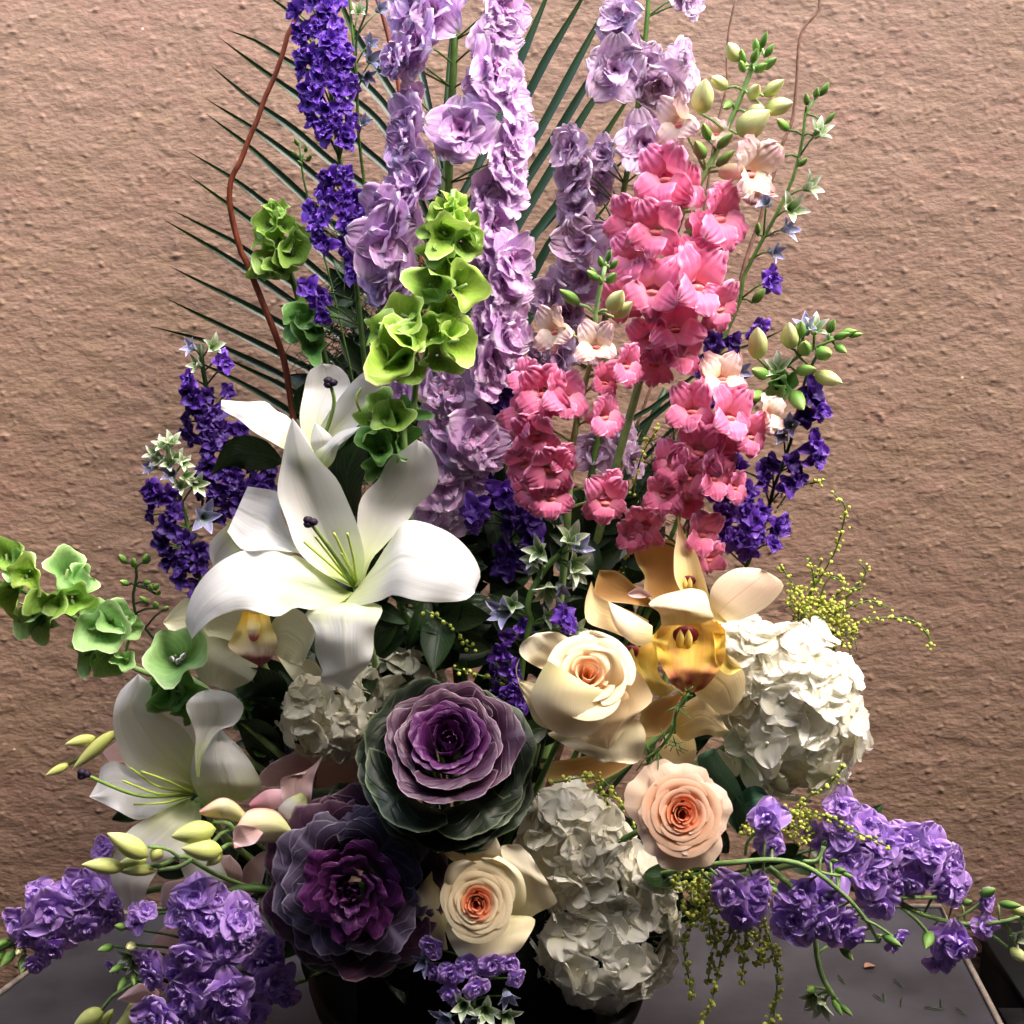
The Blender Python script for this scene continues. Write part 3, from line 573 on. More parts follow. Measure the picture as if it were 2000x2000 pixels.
for lb, sp_, q_, n_, s_ in (
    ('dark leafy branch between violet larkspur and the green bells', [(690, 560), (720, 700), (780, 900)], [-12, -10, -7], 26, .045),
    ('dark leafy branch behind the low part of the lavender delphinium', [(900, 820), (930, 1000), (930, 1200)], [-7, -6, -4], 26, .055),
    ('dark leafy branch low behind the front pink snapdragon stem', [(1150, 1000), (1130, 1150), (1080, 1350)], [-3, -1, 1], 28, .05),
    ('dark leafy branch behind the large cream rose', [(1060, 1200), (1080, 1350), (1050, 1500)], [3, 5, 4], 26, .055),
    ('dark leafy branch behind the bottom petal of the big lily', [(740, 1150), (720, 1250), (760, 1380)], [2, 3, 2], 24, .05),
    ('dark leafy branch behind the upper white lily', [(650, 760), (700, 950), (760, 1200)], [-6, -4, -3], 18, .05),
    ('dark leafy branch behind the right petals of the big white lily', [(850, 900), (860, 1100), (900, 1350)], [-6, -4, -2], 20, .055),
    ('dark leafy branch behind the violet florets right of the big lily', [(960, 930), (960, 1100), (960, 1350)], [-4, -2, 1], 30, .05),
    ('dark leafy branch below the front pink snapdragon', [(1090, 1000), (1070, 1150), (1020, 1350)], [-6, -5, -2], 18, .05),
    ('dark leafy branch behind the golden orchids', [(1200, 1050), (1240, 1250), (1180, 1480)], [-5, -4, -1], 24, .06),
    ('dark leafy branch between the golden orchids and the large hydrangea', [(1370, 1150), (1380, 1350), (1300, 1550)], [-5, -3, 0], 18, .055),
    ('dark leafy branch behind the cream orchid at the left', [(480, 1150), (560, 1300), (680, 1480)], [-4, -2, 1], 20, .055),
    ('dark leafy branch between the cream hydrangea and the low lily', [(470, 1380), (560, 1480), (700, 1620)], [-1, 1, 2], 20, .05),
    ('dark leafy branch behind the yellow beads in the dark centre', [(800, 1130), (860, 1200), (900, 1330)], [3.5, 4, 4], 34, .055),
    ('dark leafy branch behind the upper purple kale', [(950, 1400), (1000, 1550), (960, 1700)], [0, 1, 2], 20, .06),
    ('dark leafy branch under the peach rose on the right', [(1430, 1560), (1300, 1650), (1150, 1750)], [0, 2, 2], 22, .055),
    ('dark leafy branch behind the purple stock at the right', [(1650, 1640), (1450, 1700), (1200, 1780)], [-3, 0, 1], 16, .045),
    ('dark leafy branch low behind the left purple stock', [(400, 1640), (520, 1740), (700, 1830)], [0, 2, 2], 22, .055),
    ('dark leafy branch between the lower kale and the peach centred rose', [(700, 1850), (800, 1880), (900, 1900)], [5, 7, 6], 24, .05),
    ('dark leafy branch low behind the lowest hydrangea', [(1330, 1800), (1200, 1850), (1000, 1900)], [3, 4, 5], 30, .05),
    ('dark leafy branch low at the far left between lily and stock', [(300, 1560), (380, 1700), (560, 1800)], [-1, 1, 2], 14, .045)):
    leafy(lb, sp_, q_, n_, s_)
def bigleaf(label, mat, L, Rr, q, tilt=0, grp='single broad leaves', vein=True):
    o = thing('leaf', label, 'leaf', P(*L[0], q if isinstance(q, (int, float)) else q[0]), grp)
    sheet('blade', o, mat, L, Rr, q, cup=.5, tilt=tilt, ruf=.08)
bigleaf('broad dark green leaf under the left petal of the upper lily', M['leaf'], D1((840, 690), (740, 580), (600, 555), (510, 620), (445, 770)), D1((840, 700), (760, 735), (650, 740), (550, 720), (445, 772)), [2, 4, 4], -1)
bigleaf('dark green leaf between the upper lily and the green bells', M['leaf'], D1((1180, 990), (1090, 800), (1120, 660), (1280, 540)), D1((1250, 990), (1260, 830), (1290, 700), (1290, 542)), [-1, 1, 2], 1)
bigleaf('small green leaf beside the top of the upper lily', M['leaf'], D1((930, 450), (890, 400), (900, 320), (950, 270)), D1((960, 450), (955, 380), (955, 320), (952, 272)), [-1, 0])
bigleaf('blue green leaf with its tip up, between peach rose and large hydrangea', M['leaf_b'], D8((870, 400), (800, 280), (720, 210), (700, 150), (760, 118)), D8((880, 400), (880, 330), (850, 240), (800, 170), (762, 117)), [5, 7, 7], 1)
bigleaf('rounded blue green leaf right of the peach rose', M['leaf_b'], D8((830, 350), (870, 280), (930, 262), (985, 312)), D8((850, 385), (900, 375), (950, 345), (986, 314)), [6, 8, 8], .5)
bigleaf('narrow blue green leaf standing right beside the peach rose', M['leaf_b'], D8((850, 440), (815, 390), (820, 330), (845, 300)), D8((865, 440), (880, 400), (880, 340), (848, 300)), [7, 8])
bigleaf('dark leaf below the peach rose above the lowest hydrangea', M['leaf'], D8((640, 560), (580, 548), (520, 570), (490, 600)), D8((650, 600), (600, 640), (530, 640), (490, 604)), [6, 9], 1)
bigleaf('veined green leaf pointing right under the upper kale', M['leaf_b'], D7((1060, 1180), (1130, 1100), (1250, 1110), (1340, 1150), (1440, 1240)), D7((1090, 1220), (1160, 1260), (1280, 1290), (1380, 1270), (1440, 1243)), [10, 12, 11], 1.2)
for i, (a, b, lb) in enumerate(((D6((1400, 250), (1330, 180), (1290, 170), (1270, 120)), D6((1560, 180), (1540, 80), (1450, 20), (1350, 10)), 'deep green leaf beside the cream orchid, above the others'),
    (D6((1540, 420), (1400, 320), (1330, 230), (1300, 180)), D6((1560, 330), (1530, 220), (1440, 170), (1302, 175)), 'deep green leaf left of the cream hydrangea'),
    (D6((1400, 540), (1330, 460), (1280, 330), (1250, 300)), D6((1540, 470), (1500, 360), (1400, 290), (1252, 296)), 'deep green leaf just above the pink orchid'))):
    bigleaf(lb, M['leaf'], a, b, [4, 5, 4], .6)
# ======================= LILIES =======================
def stamens(o, q0, lst, r=.0011):
    for pts, q, anth in lst:
        p_ = path(pts, q); s = tubes('filament' if not anth else 'pistil', o, M['filg'] if anth else M['fil'], [(p_, [r * 1.2, r, r * .9] if not anth else [r * 1.7, r * 1.5, r * 1.4])], 7)
        if anth:
            c = p_[-1]; V, F, UV = [], [], []
            parts = []
            for k in range(3):
                a = 2.1 * k; g = revolve([(.0005, .004), (.003, .003), (.0042, 0), (.003, -.003), (.0005, -.004)], 8)
                parts.append(([(x + c[0] + .0028 * math.cos(a), y + c[1], z * .8 + c[2] + .002 * math.sin(a)) for x, y, z in g[0]], g[1], g[2]))
            V, F, UV = merge(parts); x = obj('stigma', mk('stigma', np.array(V) - np.array(o.location), F, UV, M['anther']), s); 
def lilystem(o, pts, q): tubes('stem', o, M['stem_l'], [(path(pts, q), .0032)], 8)
g = 'white lilies'
o = thing('lily', 'largest white lily with wide curved petals, open in the middle of the left side', 'lily', P(690, 1170, 4), g)
LI = M['lily']
sheet('petal', o, LI, D1((560, 1010), (450, 1120), (440, 1200), (460, 1260)), D1((620, 1170), (600, 1180), (540, 1220), (462, 1262)), [5, 4, 3], cup=.5, nu=7)
sheet('petal', o, LI, D1((1060, 1280), (950, 1200), (860, 1180), (750, 1168), (620, 1170), (535, 1072)), D1((1050, 1260), (920, 1120), (840, 1010), (815, 900), (800, 855), (645, 828)), [6, 7, 7, 6], cup=[.3, 1.0, 1.2, .2], tilt=[0, -.6, -1, -.5], ruf=.25)
sheet('petal', o, LI, D1((1240, 1370), (1240, 1200), (1238, 970), (1270, 870), (1350, 790), (1400, 690), (1470, 640), (1556, 575)), D1((1262, 1370), (1310, 1230), (1380, 1150), (1510, 1010), (1560, 930), (1640, 860), (1678, 770), (1640, 640), (1562, 578)), [7, 6, 5, 6, 8], cup=[1, 1.0, .6, -.4, .3], tilt=[-.3, -.6, -.8, 0], ruf=.35)
sheet('petal', o, LI, D1((1200, 1370), (1060, 1300), (920, 1180), (850, 1000), (805, 860), (830, 690), (855, 560), (885, 460)), D1((1225, 1372), (1262, 1310), (1275, 1200), (1240, 1050), (1180, 900), (1120, 780), (1010, 660), (890, 462)), [8, 7.5, 7, 7, 9], cup=[1.2, 1.6, 1.4, .8, .2], ruf=.15, fold=[0, -.4, -.5, -.3, 0])
sheet('petal', o, LI, D1((1180, 1390), (1050, 1290), (920, 1205), (750, 1162), (600, 1180), (450, 1270), (350, 1400), (308, 1550), (340, 1640)), D1((1215, 1400), (1150, 1452), (1000, 1492), (900, 1482), (800, 1530), (630, 1492), (480, 1530), (400, 1590), (345, 1650)), [8, 10, 11.5, 11.5, 10], cup=[.6, -.2, -.7, -.9, -.3], tilt=[.5, 1.6, 2.2, 2.0, 1.2], ruf=.25, nv=28)
sheet('petal', o, LI, D1((1262, 1360), (1330, 1250), (1420, 1110), (1510, 1010), (1700, 1060), (1830, 1160), (1900, 1290), (1870, 1390)), D1((1215, 1400), (1160, 1475), (1250, 1470), (1370, 1440), (1430, 1413), (1560, 1444), (1700, 1452), (1820, 1440), (1870, 1400)), [8, 10, 11.5, 11.5, 10], cup=[.6, -.2, -.8, -.9, -.3], tilt=[.5, 1.4, 2.0, 2.0, 1.0], ruf=.25, nv=28)
sheet('petal', o, LI, D1((1150, 1440), (960, 1500), (1005, 1600), (1010, 1720), (1050, 1830), (1035, 1880), (1180, 1925)), D1((1250, 1440), (1372, 1480), (1328, 1600), (1322, 1720), (1290, 1800), (1235, 1850), (1190, 1928)), [8.5, 12, 13, 12.6, 11.5], cup=[.8, -.2, -.7, -.6, -.3], tilt=.3, ruf=.4)
stamens(o, 8, [(D1((1225, 1370), (1100, 1180), (980, 1020)), [8, 11, 13], 1), (D1((1222, 1365), (1080, 1240), (950, 1128)), [8, 9.5, 11.5], 0), (D1((1228, 1362), (1180, 1230), (1110, 1080)), [8, 10, 12], 0), (D1((1232, 1362), (1215, 1220), (1182, 1080)), [8, 10, 12], 0), (D1((1215, 1370), (1120, 1240), (1010, 1100)), [8, 10, 12], 0), (D1((1236, 1360), (1200, 1280), (1150, 1190)), [8, 9.5, 11], 0)])
lilystem(o, [(696, 1150), (760, 1400), (850, 1700)], [7, 2, 0])
o = thing('lily', 'upper white lily facing up behind the largest one, with a dark stigma', 'lily', P(610, 880, 3), g)
sheet('petal', o, LI, D1((1000, 640), (945, 560), (925, 450), (945, 330), (975, 210), (1050, 165)), D1((1040, 640), (1080, 520), (1140, 400), (1200, 280), (1140, 185), (1052, 166)), [4, 3, 2, 2.5], cup=[.8, 1.0, .6, .1], ruf=.15)
sheet('petal', o, LI, D1((1000, 640), (1030, 520), (1090, 420), (1200, 275), (1290, 200), (1350, 185)), D1((1050, 650), (1180, 545), (1260, 480), (1330, 380), (1375, 290), (1362, 190)), [4.5, 4, 3.5, 4], cup=[.8, 1.0, .7, .2], tilt=-.3, ruf=.2)
sheet('petal', o, LI, D1((960, 650), (880, 470), (800, 420), (740, 370), (640, 372), (505, 362)), D1((930, 660), (850, 632), (760, 580), (680, 535), (600, 470), (500, 412)), [5, 6, 6.5, 6], cup=[.4, -.2, -.4, -.5], tilt=[.5, 1.2, 1.2, .4], ruf=.25)
sheet('petal', o, LI, D1((940, 700), (900, 600), (870, 540), (895, 470)), D1((1010, 700), (1010, 660), (960, 560), (897, 472)), [6.5, 7.2, 7.4], cup=-.4, nu=7)
sheet('petal', o, LI, D1((1000, 720), (1000, 640), (1060, 600), (1150, 530), (1250, 505)), D1((1070, 735), (1110, 690), (1140, 610), (1200, 560), (1252, 507)), [6.5, 7.6, 7.8], cup=-.4, tilt=.5, nu=7, ruf=.1)
sheet('petal', o, LI, D1((990, 700), (985, 600), (990, 540), (1010, 485)), D1((1060, 690), (1110, 590), (1070, 530), (1012, 487)), [6, 6.8, 6.5], cup=-.3, nu=7)
stamens(o, 5, [(D1((1060, 560), (1110, 385), (1088, 268)), [5, 5.5, 6], 1), (D1((1265, 450), (1230, 360), (1258, 298)), [5, 6, 6], 0)])
lilystem(o, D1((1010, 700), (1100, 1000), (1300, 1800)), [5, 1, 0])
o = thing('lily', 'low white lily at the far left with long green stamens pointing left', 'lily', P(380, 1560, 3), g)
sheet('petal', o, LI, D6((1050, 620), (980, 540), (900, 420), (850, 290), (870, 232)), D6((1070, 600), (1080, 480), (1060, 360), (1000, 240), (872, 230)), [4, 3, 3], cup=.6, nu=7)
sheet('petal', o, LI, D6((1040, 650), (800, 590), (700, 560), (640, 450), (608, 300), (640, 150), (745, 45)), D6((1060, 640), (1060, 480), (1000, 345), (870, 255), (812, 200), (820, 110), (748, 46)), [4, 5, 6, 7, 7], cup=[.6, .6, .3, -.4, -.4], ruf=.2)
sheet('petal', o, LI, D6((1040, 700), (980, 770), (850, 800), (740, 832), (620, 775), (482, 708)), D6((1045, 650), (900, 600), (720, 560), (620, 515), (545, 545), (530, 620), (484, 700)), [4.5, 6, 6.5, 6.5], cup=[.5, .3, 0, -.2], tilt=[0, -.8, -1, -.5], ruf=.35)
sheet('petal', o, LI, D6((1010, 720), (880, 780), (720, 865), (640, 960), (602, 1060), (598, 1160), (640, 1250), (700, 1350)), D6((1080, 740), (1080, 880), (1000, 1010), (910, 1060), (850, 1110), (795, 1200), (770, 1300), (710, 1350)), [5, 7.5, 8.5, 8.5, 7], cup=[.5, 0, -.5, -.5], ruf=.3)
sheet('petal', o, LI, D6((980, 850), (960, 1000), (990, 1130), (1060, 1200), (1215, 1232)), D6((1090, 850), (1150, 960), (1185, 1050), (1230, 1150), (1218, 1230)), [5, 7, 7.5, 7], cup=-.4, ruf=.15)
sheet('petal', o, LI, D6((1110, 760), (1045, 660), (1028, 570), (1050, 460), (1110, 390), (1180, 340)), D6((1330, 725), (1410, 650), (1370, 550), (1300, 450), (1240, 390), (1185, 340)), [7, 8.8, 9, 8.4, 7.6], cup=[-1.4, -1.8, -1.6, -1, -.3], ruf=.1, nv=24, nu=13)
sheet('petal', o, LI, D6((1060, 600), (1050, 480), (1055, 380), (1030, 300), (1003, 215), (1060, 150), (1130, 127)), D6((1075, 600), (1090, 500), (1170, 360), (1270, 315), (1314, 220), (1240, 148), (1135, 127)), [9.2, 9.0, 8.6, 9.2, 8.6], cup=[0, .2, .5, .1, -.5], tilt=[0, 0, -.4, -.8, -.6], ruf=.18, nv=26, nu=12)
stamens(o, 5, [(D6((1040, 690), (750, 700), (450, 585)), [6, 9, 11], 1), (D6((1040, 685), (850, 650), (700, 550)), [6, 8, 8.5], 0), (D6((1040, 690), (850, 690), (660, 620)), [6, 8, 9], 0), (D6((1035, 700), (880, 740), (720, 748)), [6, 8, 8.5], 0), (D6((1040, 688), (900, 620), (760, 570)), [6, 8, 8.6], 0)])
lilystem(o, D6((1060, 720), (1300, 1000), (1900, 1400)), [5, 2, 1])

# ======================= ORCHIDS =======================
g = 'cymbidium orchids'
o = thing('orchid', 'cream orchid with a yellow and rose lip under the big white lily', 'orchid', P(490, 1320, 2), g); W_ = M['cream_orchid']
sheet('sepal', o, W_, D1((560, 1640), (400, 1560), (330, 1430), (260, 1470), (188, 1560)), D1((560, 1660), (420, 1650), (320, 1650), (250, 1630), (188, 1563)), [3, 4, 4], cup=.4)
sheet('petal', o, W_, D1((650, 1660), (500, 1650), (395, 1640), (400, 1560), (480, 1520)), D1((680, 1620), (760, 1540), (700, 1490), (600, 1470), (482, 1518)), [4, 4.6, 5], cup=.5)
sheet('sepal', o, W_, D1((640, 1700), (480, 1640), (372, 1660), (350, 1760), (390, 1870), (520, 1925)), D1((680, 1740), (700, 1800), (670, 1870), (610, 1905), (540, 1928), (522, 1926)), [4, 6, 6], cup=[.6, .2, -.4], tilt=-.4)
sheet('petal', o, W_, D1((740, 1660), (790, 1540), (880, 1480), (980, 1540), (1012, 1620), (940, 1792)), D1((750, 1690), (800, 1740), (860, 1770), (900, 1785), (920, 1792), (938, 1793)), [4, 5, 5.4], cup=.4, ruf=.15)
sheet('sepal', o, W_, D1((800, 1700), (900, 1760), (990, 1760), (1050, 1840), (1000, 1905)), D1((790, 1720), (860, 1830), (900, 1880), (950, 1905), (998, 1906)), [2.5, 3.5, 3.5], cup=.3)
sheet('lip', o, M['cream_lip'], D1((620, 1500), (600, 1560), (560, 1640), (540, 1690), (600, 1740), (715, 1802)), D1((760, 1500), (770, 1560), (800, 1640), (805, 1700), (770, 1760), (718, 1802)), [4.5, 6, 7, 7.6, 6.4], cup=[1.4, 1.0, .4, -.4], ruf=.25)
sheet('column', o, M['cream_lip'], D1((660, 1520), (640, 1580), (655, 1650), (678, 1665)), D1((700, 1520), (715, 1580), (700, 1650), (680, 1665)), [6, 7.4, 7.6], cup=-.6, nu=7)
tubes('stem', o, M['stem_l'], [(path(D1((700, 1650), (800, 1900), (1400, 2600)), [3, 2, 1]), .0028)])

GO, TN, BL, GW = M['gold_orchid'], M['tan_orchid'], M['blush_orchid'], M['gold_wing']
def throat(o, cx, cy, q, s, sx=1.0):
    V, F, UV = revolve([(.003, -.6), (.45, -.4), (.7, -.05), (.5, .12), (.2, .15), (.003, .16)], 12)
    c = P(cx, cy, q); k = K(c) * s
    wpart('throat', [(c[0] + x * k * 1.1 * sx, c[1] - z * k * .6, c[2] + y * k * .8) for x, y, z in V], F, UV, M['maroon'], o)
    for dx in (-.35, .12):
        V, F, UV = budgeo(1.2, .5); wpart('column', [(c[0] + (x + dx) * k, c[1] - .3 * k - abs(y) * k * .5, c[2] + (z - .75) * k) for x, y, z in V], F, UV, M['column'], o)
o = thing('orchid', 'golden orchid turned left behind the front golden one, its dark red throat half hidden', 'orchid', P(1280, 1180, 1), g)
sheet('petal', o, TN, D4((1080, 700), (1000, 600), (1000, 480), (940, 380), (920, 255), (1000, 215)), D4((1280, 650), (1300, 520), (1270, 400), (1250, 280), (1180, 210), (1005, 214)), [3, 2, 1.5, 1.5], cup=[.6, .5, .3], ruf=.1)
sheet('sepal', o, GO, D4((1300, 640), (1230, 500), (1222, 330), (1235, 230), (1250, 110), (1250, 25)), D4((1500, 700), (1480, 600), (1440, 460), (1390, 310), (1300, 160), (1256, 25)), [4, 4.5, 4, 3.5, 3], cup=[1, .9, .7, .3], tilt=-.2)
sheet('petal', o, TN, D4((1060, 720), (860, 690), (640, 660), (625, 560), (660, 440)), D4((1080, 690), (1000, 640), (930, 560), (800, 450), (665, 438)), [2.5, 2, 1.5], cup=.4)
sheet('lip', o, M['pink_orchid'], D4((1040, 640), (960, 650), (900, 640), (872, 620)), D4((1060, 640), (1020, 600), (950, 570), (875, 610)), [4, 5, 5], cup=.3, nu=7)
throat(o, 1000 + .2588 * 1330, 1000 + .2588 * 520, 4.6, 20)
tubes('stem', o, M['stem_l'], [(path(D4((1250, 600), (1150, 1300), (900, 2600)), [2, 1, 1]), .0028)])
o = thing('orchid', 'front golden orchid with a wide yellow lip and dark red throat', 'orchid', P(1330, 1330, 5), g)
sheet('sepal', o, BL, D4((1480, 820), (1495, 700), (1495, 600), (1560, 500), (1680, 430), (1800, 420)) + D5((600, 680)), D4((1540, 850), (1640, 830)) + D5((370, 1015), (500, 990), (640, 915), (742, 795), (700, 735), (602, 681)), [7, 7.5, 7.5, 7], cup=[.3, -.3, -.6, -.3], tilt=.6)
sheet('sepal', o, GO, D4((1030, 820), (920, 760), (760, 690), (655, 640), (620, 580), (600, 522)), D4((1030, 940), (960, 1000), (860, 950), (740, 900), (570, 830), (552, 680), (598, 524)), [7, 6, 5.5, 5], cup=[.4, .5, .4], tilt=.4)
sheet('petal', o, BL, D4((1060, 860), (930, 780), (860, 740), (725, 672)), D4((1060, 980), (950, 1010), (830, 930), (760, 830), (727, 676)), [8, 8.4, 8, 7], cup=[-.2, -.6, -.5], tilt=.7)
sheet('petal', o, TN, D4((1300, 1300), (1240, 1380), (1120, 1400), (1000, 1480), (960, 1560)), D4((1330, 1350), (1245, 1450), (1200, 1600), (1120, 1680), (1010, 1700)), [6, 5.5, 5], cup=.5)
sheet('sepal', o, GO, D4((1500, 1200), (1600, 1080), (1700, 1130), (1760, 1250), (1740, 1400), (1660, 1510)), D4((1350, 1300), (1400, 1400), (1480, 1450), (1540, 1510), (1600, 1530), (1655, 1512)), [7, 7.5, 7], cup=-.4, tilt=-.4)
sheet('lip', o, M['gold_lip'], D4((1220, 760), (1110, 880), (1090, 1020), (1110, 1130), (1170, 1230), (1210, 1300), (1290, 1355)), D4((1470, 780), (1590, 900), (1612, 1030), (1590, 1140), (1530, 1240), (1450, 1330), (1380, 1362)), [8, 7.4, 8, 9.6, 10.6, 10.4, 9.6], cup=[1.2, 2.4, 2.2, 1.2, .3, -.4], ruf=.6, rf=4, nu=15, nv=26)
sheet('side_lobe', o, GW, D4((1170, 860), (1090, 900), (1060, 1000), (1100, 1115)), D4((1200, 860), (1190, 950), (1150, 1050), (1102, 1117)), [8, 10.5, 10], cup=.3, nu=7)
sheet('side_lobe', o, GW, D4((1100, 900), (980, 1000), (950, 1100), (1000, 1250), (1060, 1370), (1150, 1395)), D4((1140, 1000), (1110, 1120), (1100, 1200), (1160, 1290), (1240, 1320), (1160, 1393)), [6.5, 8, 9, 9], cup=-.3, ruf=.2)
sheet('side_lobe', o, GW, D4((1500, 860), (1530, 1000), (1530, 1100), (1560, 1180), (1640, 1230), (1740, 1180)), D4((1540, 820), (1610, 900), (1610, 1020), (1640, 1100), (1690, 1150), (1742, 1178)), [8, 10.5, 10.5, 9.5], cup=.3, ruf=.15)
throat(o, 1000 + .2588 * 1310, 1000 + .2588 * 930, 8.6, 34)
sheet('petal', o, BL, D4((1130, 860), (1110, 760), (1030, 700), (1100, 640), (1230, 600), (1350, 575)), D4((1440, 840), (1520, 800), (1500, 740), (1480, 660), (1450, 600), (1355, 574)), [11, 11.6, 10.5, 8.5], cup=[-.6, -.9, -.8, -.3], ruf=.15)
tubes('stem', o, M['stem_l'], [(path(D4((1350, 1200), (1250, 1600), (1000, 2600)), [6, 3, 1]), .0028)])
o = thing('orchid', 'golden orchid low between the cream rose and the large hydrangea, petals spread down', 'orchid', P(1290, 1400, 3), g)
sheet('petal', o, GW, D4((1040, 1150), (1000, 1050), (960, 1020), (940, 990)), D4((1060, 1350), (990, 1250), (900, 1160), (850, 1130)), [5, 5.4, 5.6], cup=.4, nu=7)
throat(o, 1000 + .2588 * 890, 1000 + .2588 * 1055, 6, 24)
sheet('petal', o, GO, D4((1230, 1560), (1300, 1450), (1440, 1380), (1540, 1480), (1600, 1600), (1640, 1650)), D4((1240, 1680), (1300, 1730), (1390, 1700), (1480, 1680), (1560, 1700), (1638, 1655)), [5, 6.5, 6.5], cup=-.3, ruf=.15)
sheet('sepal', o, GO, D4((1250, 1620), (1150, 1700), (1080, 1850), (1050, 2000)), D4((1330, 1650), (1380, 1720), (1385, 1850), (1300, 1960)), [4, 5, 5], cup=-.4)
sheet('petal', o, TN, D4((1000, 1500), (960, 1550), (900, 1700), (600, 1830), (200, 1900)), D4((1100, 1650), (1000, 1750), (900, 1900), (600, 2050), (300, 2050)), [3, 3.5, 3], cup=.4)
sheet('sepal', o, GO, D8((640, 100), (580, 150), (500, 200), (470, 260)), D8((700, 130), (640, 180), (570, 250), (480, 275)), [4, 4.6, 4.6], cup=-.3)
tubes('stem', o, M['stem_l'], [(path(D4((1200, 1600), (1100, 2000), (900, 2700)), [4, 2, 1]), .0028)])
PK = M['pink_orchid']
o = thing('orchid', 'pale pink orchid between the cream hydrangea and the lower kale', 'orchid', P(600, 1560, 4), g)
sheet('petal', o, PK, D7((440, 1000), (280, 930), (190, 930), (155, 870), (210, 810)), D7((470, 860), (480, 760), (400, 735), (300, 760), (212, 808)), [5, 6, 6.5], cup=-.3)
sheet('petal', o, PK, D7((430, 950), (440, 860), (480, 800), (600, 740), (720, 800)), D7((430, 980), (500, 1020), (620, 1010), (710, 940), (722, 810)), [4.5, 5, 5], cup=.4)
sheet('sepal', o, PK, D7((400, 860), (280, 880), (275, 960), (300, 1080), (330, 1130)), D7((500, 760), (450, 880), (435, 1000), (410, 1070), (335, 1130)), [8, 8.5, 8.6], cup=[.5, .2, -.4], ruf=.2)
sheet('lip', o, M['pink_lip'], D7((300, 940), (200, 945), (130, 990), (100, 1020)), D7((320, 1000), (270, 1040), (200, 1055), (110, 1045)), [8.5, 9.2, 9.4], cup=-.3, nu=7)
sheet('petal', o, M['lily'], D7((380, 960), (300, 1000), (255, 1060), (320, 1120)), D7((420, 1000), (400, 1060), (370, 1110), (325, 1122)), [8.8, 9.2, 9.2], cup=-.3, nu=7)
tubes('stem', o, M['stem_l'], [(path(D7((450, 950), (600, 1200), (1100, 1700)), [4, 2, 1]), .0025)])
o = thing('orchid', 'pale pink orchid half hidden behind the lowest petals of the low lily', 'orchid', P(430, 1720, 3), g)
sheet('petal', o, PK, D6((1150, 1180), (1160, 1080), (1180, 1030), (1240, 1020)), D6((1220, 1250), (1300, 1180), (1300, 1090), (1242, 1022)), [4, 5.5, 5.5], cup=-.3, nu=8)
sheet('petal', o, PK, D6((1300, 1150), (1320, 1080), (1400, 1010), (1440, 1000)), D6((1340, 1250), (1400, 1200), (1430, 1100), (1442, 1003)), [4, 5, 5], cup=.2, nu=8)
sheet('sepal', o, PK, D6((980, 1150), (880, 1180), (870, 1290), (900, 1420)), D6((1030, 1150), (1020, 1240), (990, 1330), (910, 1422)), [4, 5, 5], cup=-.3, nu=8)
sheet('sepal', o, PK, D6((980, 1330), (870, 1420), (820, 1500), (880, 1620), (850, 1740)), D6((1010, 1400), (980, 1500), (975, 1600), (960, 1640), (860, 1745)), [3, 4, 4.4], cup=-.3, nu=8)
tubes('stem', o, M['stem_l'], [(path(D6((1360, 1180), (1260, 1220), (1160, 1300)), [5, 8, 10]), [.002, .0032]), (path(D6((1360, 1180), (1700, 1300), (2100, 1500)), [5, 3, 1]), .003)])
o = thing('orchid', 'pale pink orchid at the bottom left with one pointed petal beside the stock', 'orchid', P(280, 1990, 6), g)
sheet('petal', o, PK, D6((860, 1760), (780, 1690), (700, 1740), (632, 1800)), D6((850, 1830), (790, 1820), (720, 1820), (634, 1803)), [6, 7, 7], cup=-.4, nu=8)
sheet('sepal', o, M['orchid_bud'], D6((760, 1790), (700, 1820), (650, 1900), (600, 1960)), D6((830, 1800), (800, 1860), (740, 1940), (700, 1990)), [6, 7, 7], cup=-.6, nu=8)
sheet('petal', o, PK, D6((840, 1740), (860, 1680), (880, 1620), (940, 1570)), D6((870, 1780), (930, 1720), (960, 1650), (970, 1590)), [5, 6, 6], cup=-.4, nu=8)
tubes('stem', o, M['stem_l'], [(path(D6((800, 1800), (1300, 1800), (1900, 1600)), [5, 3, 1]), .0025)])

# bud sprays
def budat(o, tip, bas, wpx, q, mat, qt=None, bend=0, name='bud'):
    a, b = P(*bas, q), P(*tip, q + .8 if qt is None else qt); d = Vector(b - a); L = d.length; z = d.normalized(); x = z.cross(Vector((0, 1, 0))).normalized(); y = z.cross(x)
    V, F, UV = budgeo(L, wpx * K(a), 10, 12, bend=bend / max(L, 1e-4))
    V = [tuple(Vector(a) + x * v[0] + y * v[1] + z * v[2]) for v in V]; return wpart(name, V, F, UV, mat, o)
OB, BB = M['orchid_bud'], M['bud_blush']
o = thing('orchid_bud_spray', 'spray of yellow green orchid buds crossing in front of the low lily', 'flower buds', P(420, 1700, 6), 'orchid bud sprays')
for tp_, bs, wd, q in (((578, 903), (800, 1030), 115, 12), ((440, 1072), (675, 1088), 90, 12), ((922, 922), (1165, 880), 125, 12), ((978, 985), (1200, 1000), 120, 12.5), ((820, 1060), (860, 975), 75, 11), ((640, 1065), (790, 1050), 70, 10.6), ((640, 1110), (850, 1100), 62, 11), ((1110, 1080), (1200, 1010), 60, 11.4)):
    (a,), (b,) = D6(tp_), D6(bs); budat(o, a, b, wd * .3623, q, OB)
sheet('opening_bud', o, BB, D6((1330, 800), (1260, 730), (1180, 715), (1075, 780)), D6((1300, 850), (1230, 830), (1120, 815), (1078, 800)), [10, 11.5, 11.5], cup=-.6)
sheet('opening_bud', o, BB, D6((1570, 870), (1480, 780), (1340, 780), (1255, 900)), D6((1575, 910), (1500, 950), (1380, 960), (1262, 985)), [9.5, 11.2, 12], cup=[-.5, -1.2, -1, .4], ruf=.1)
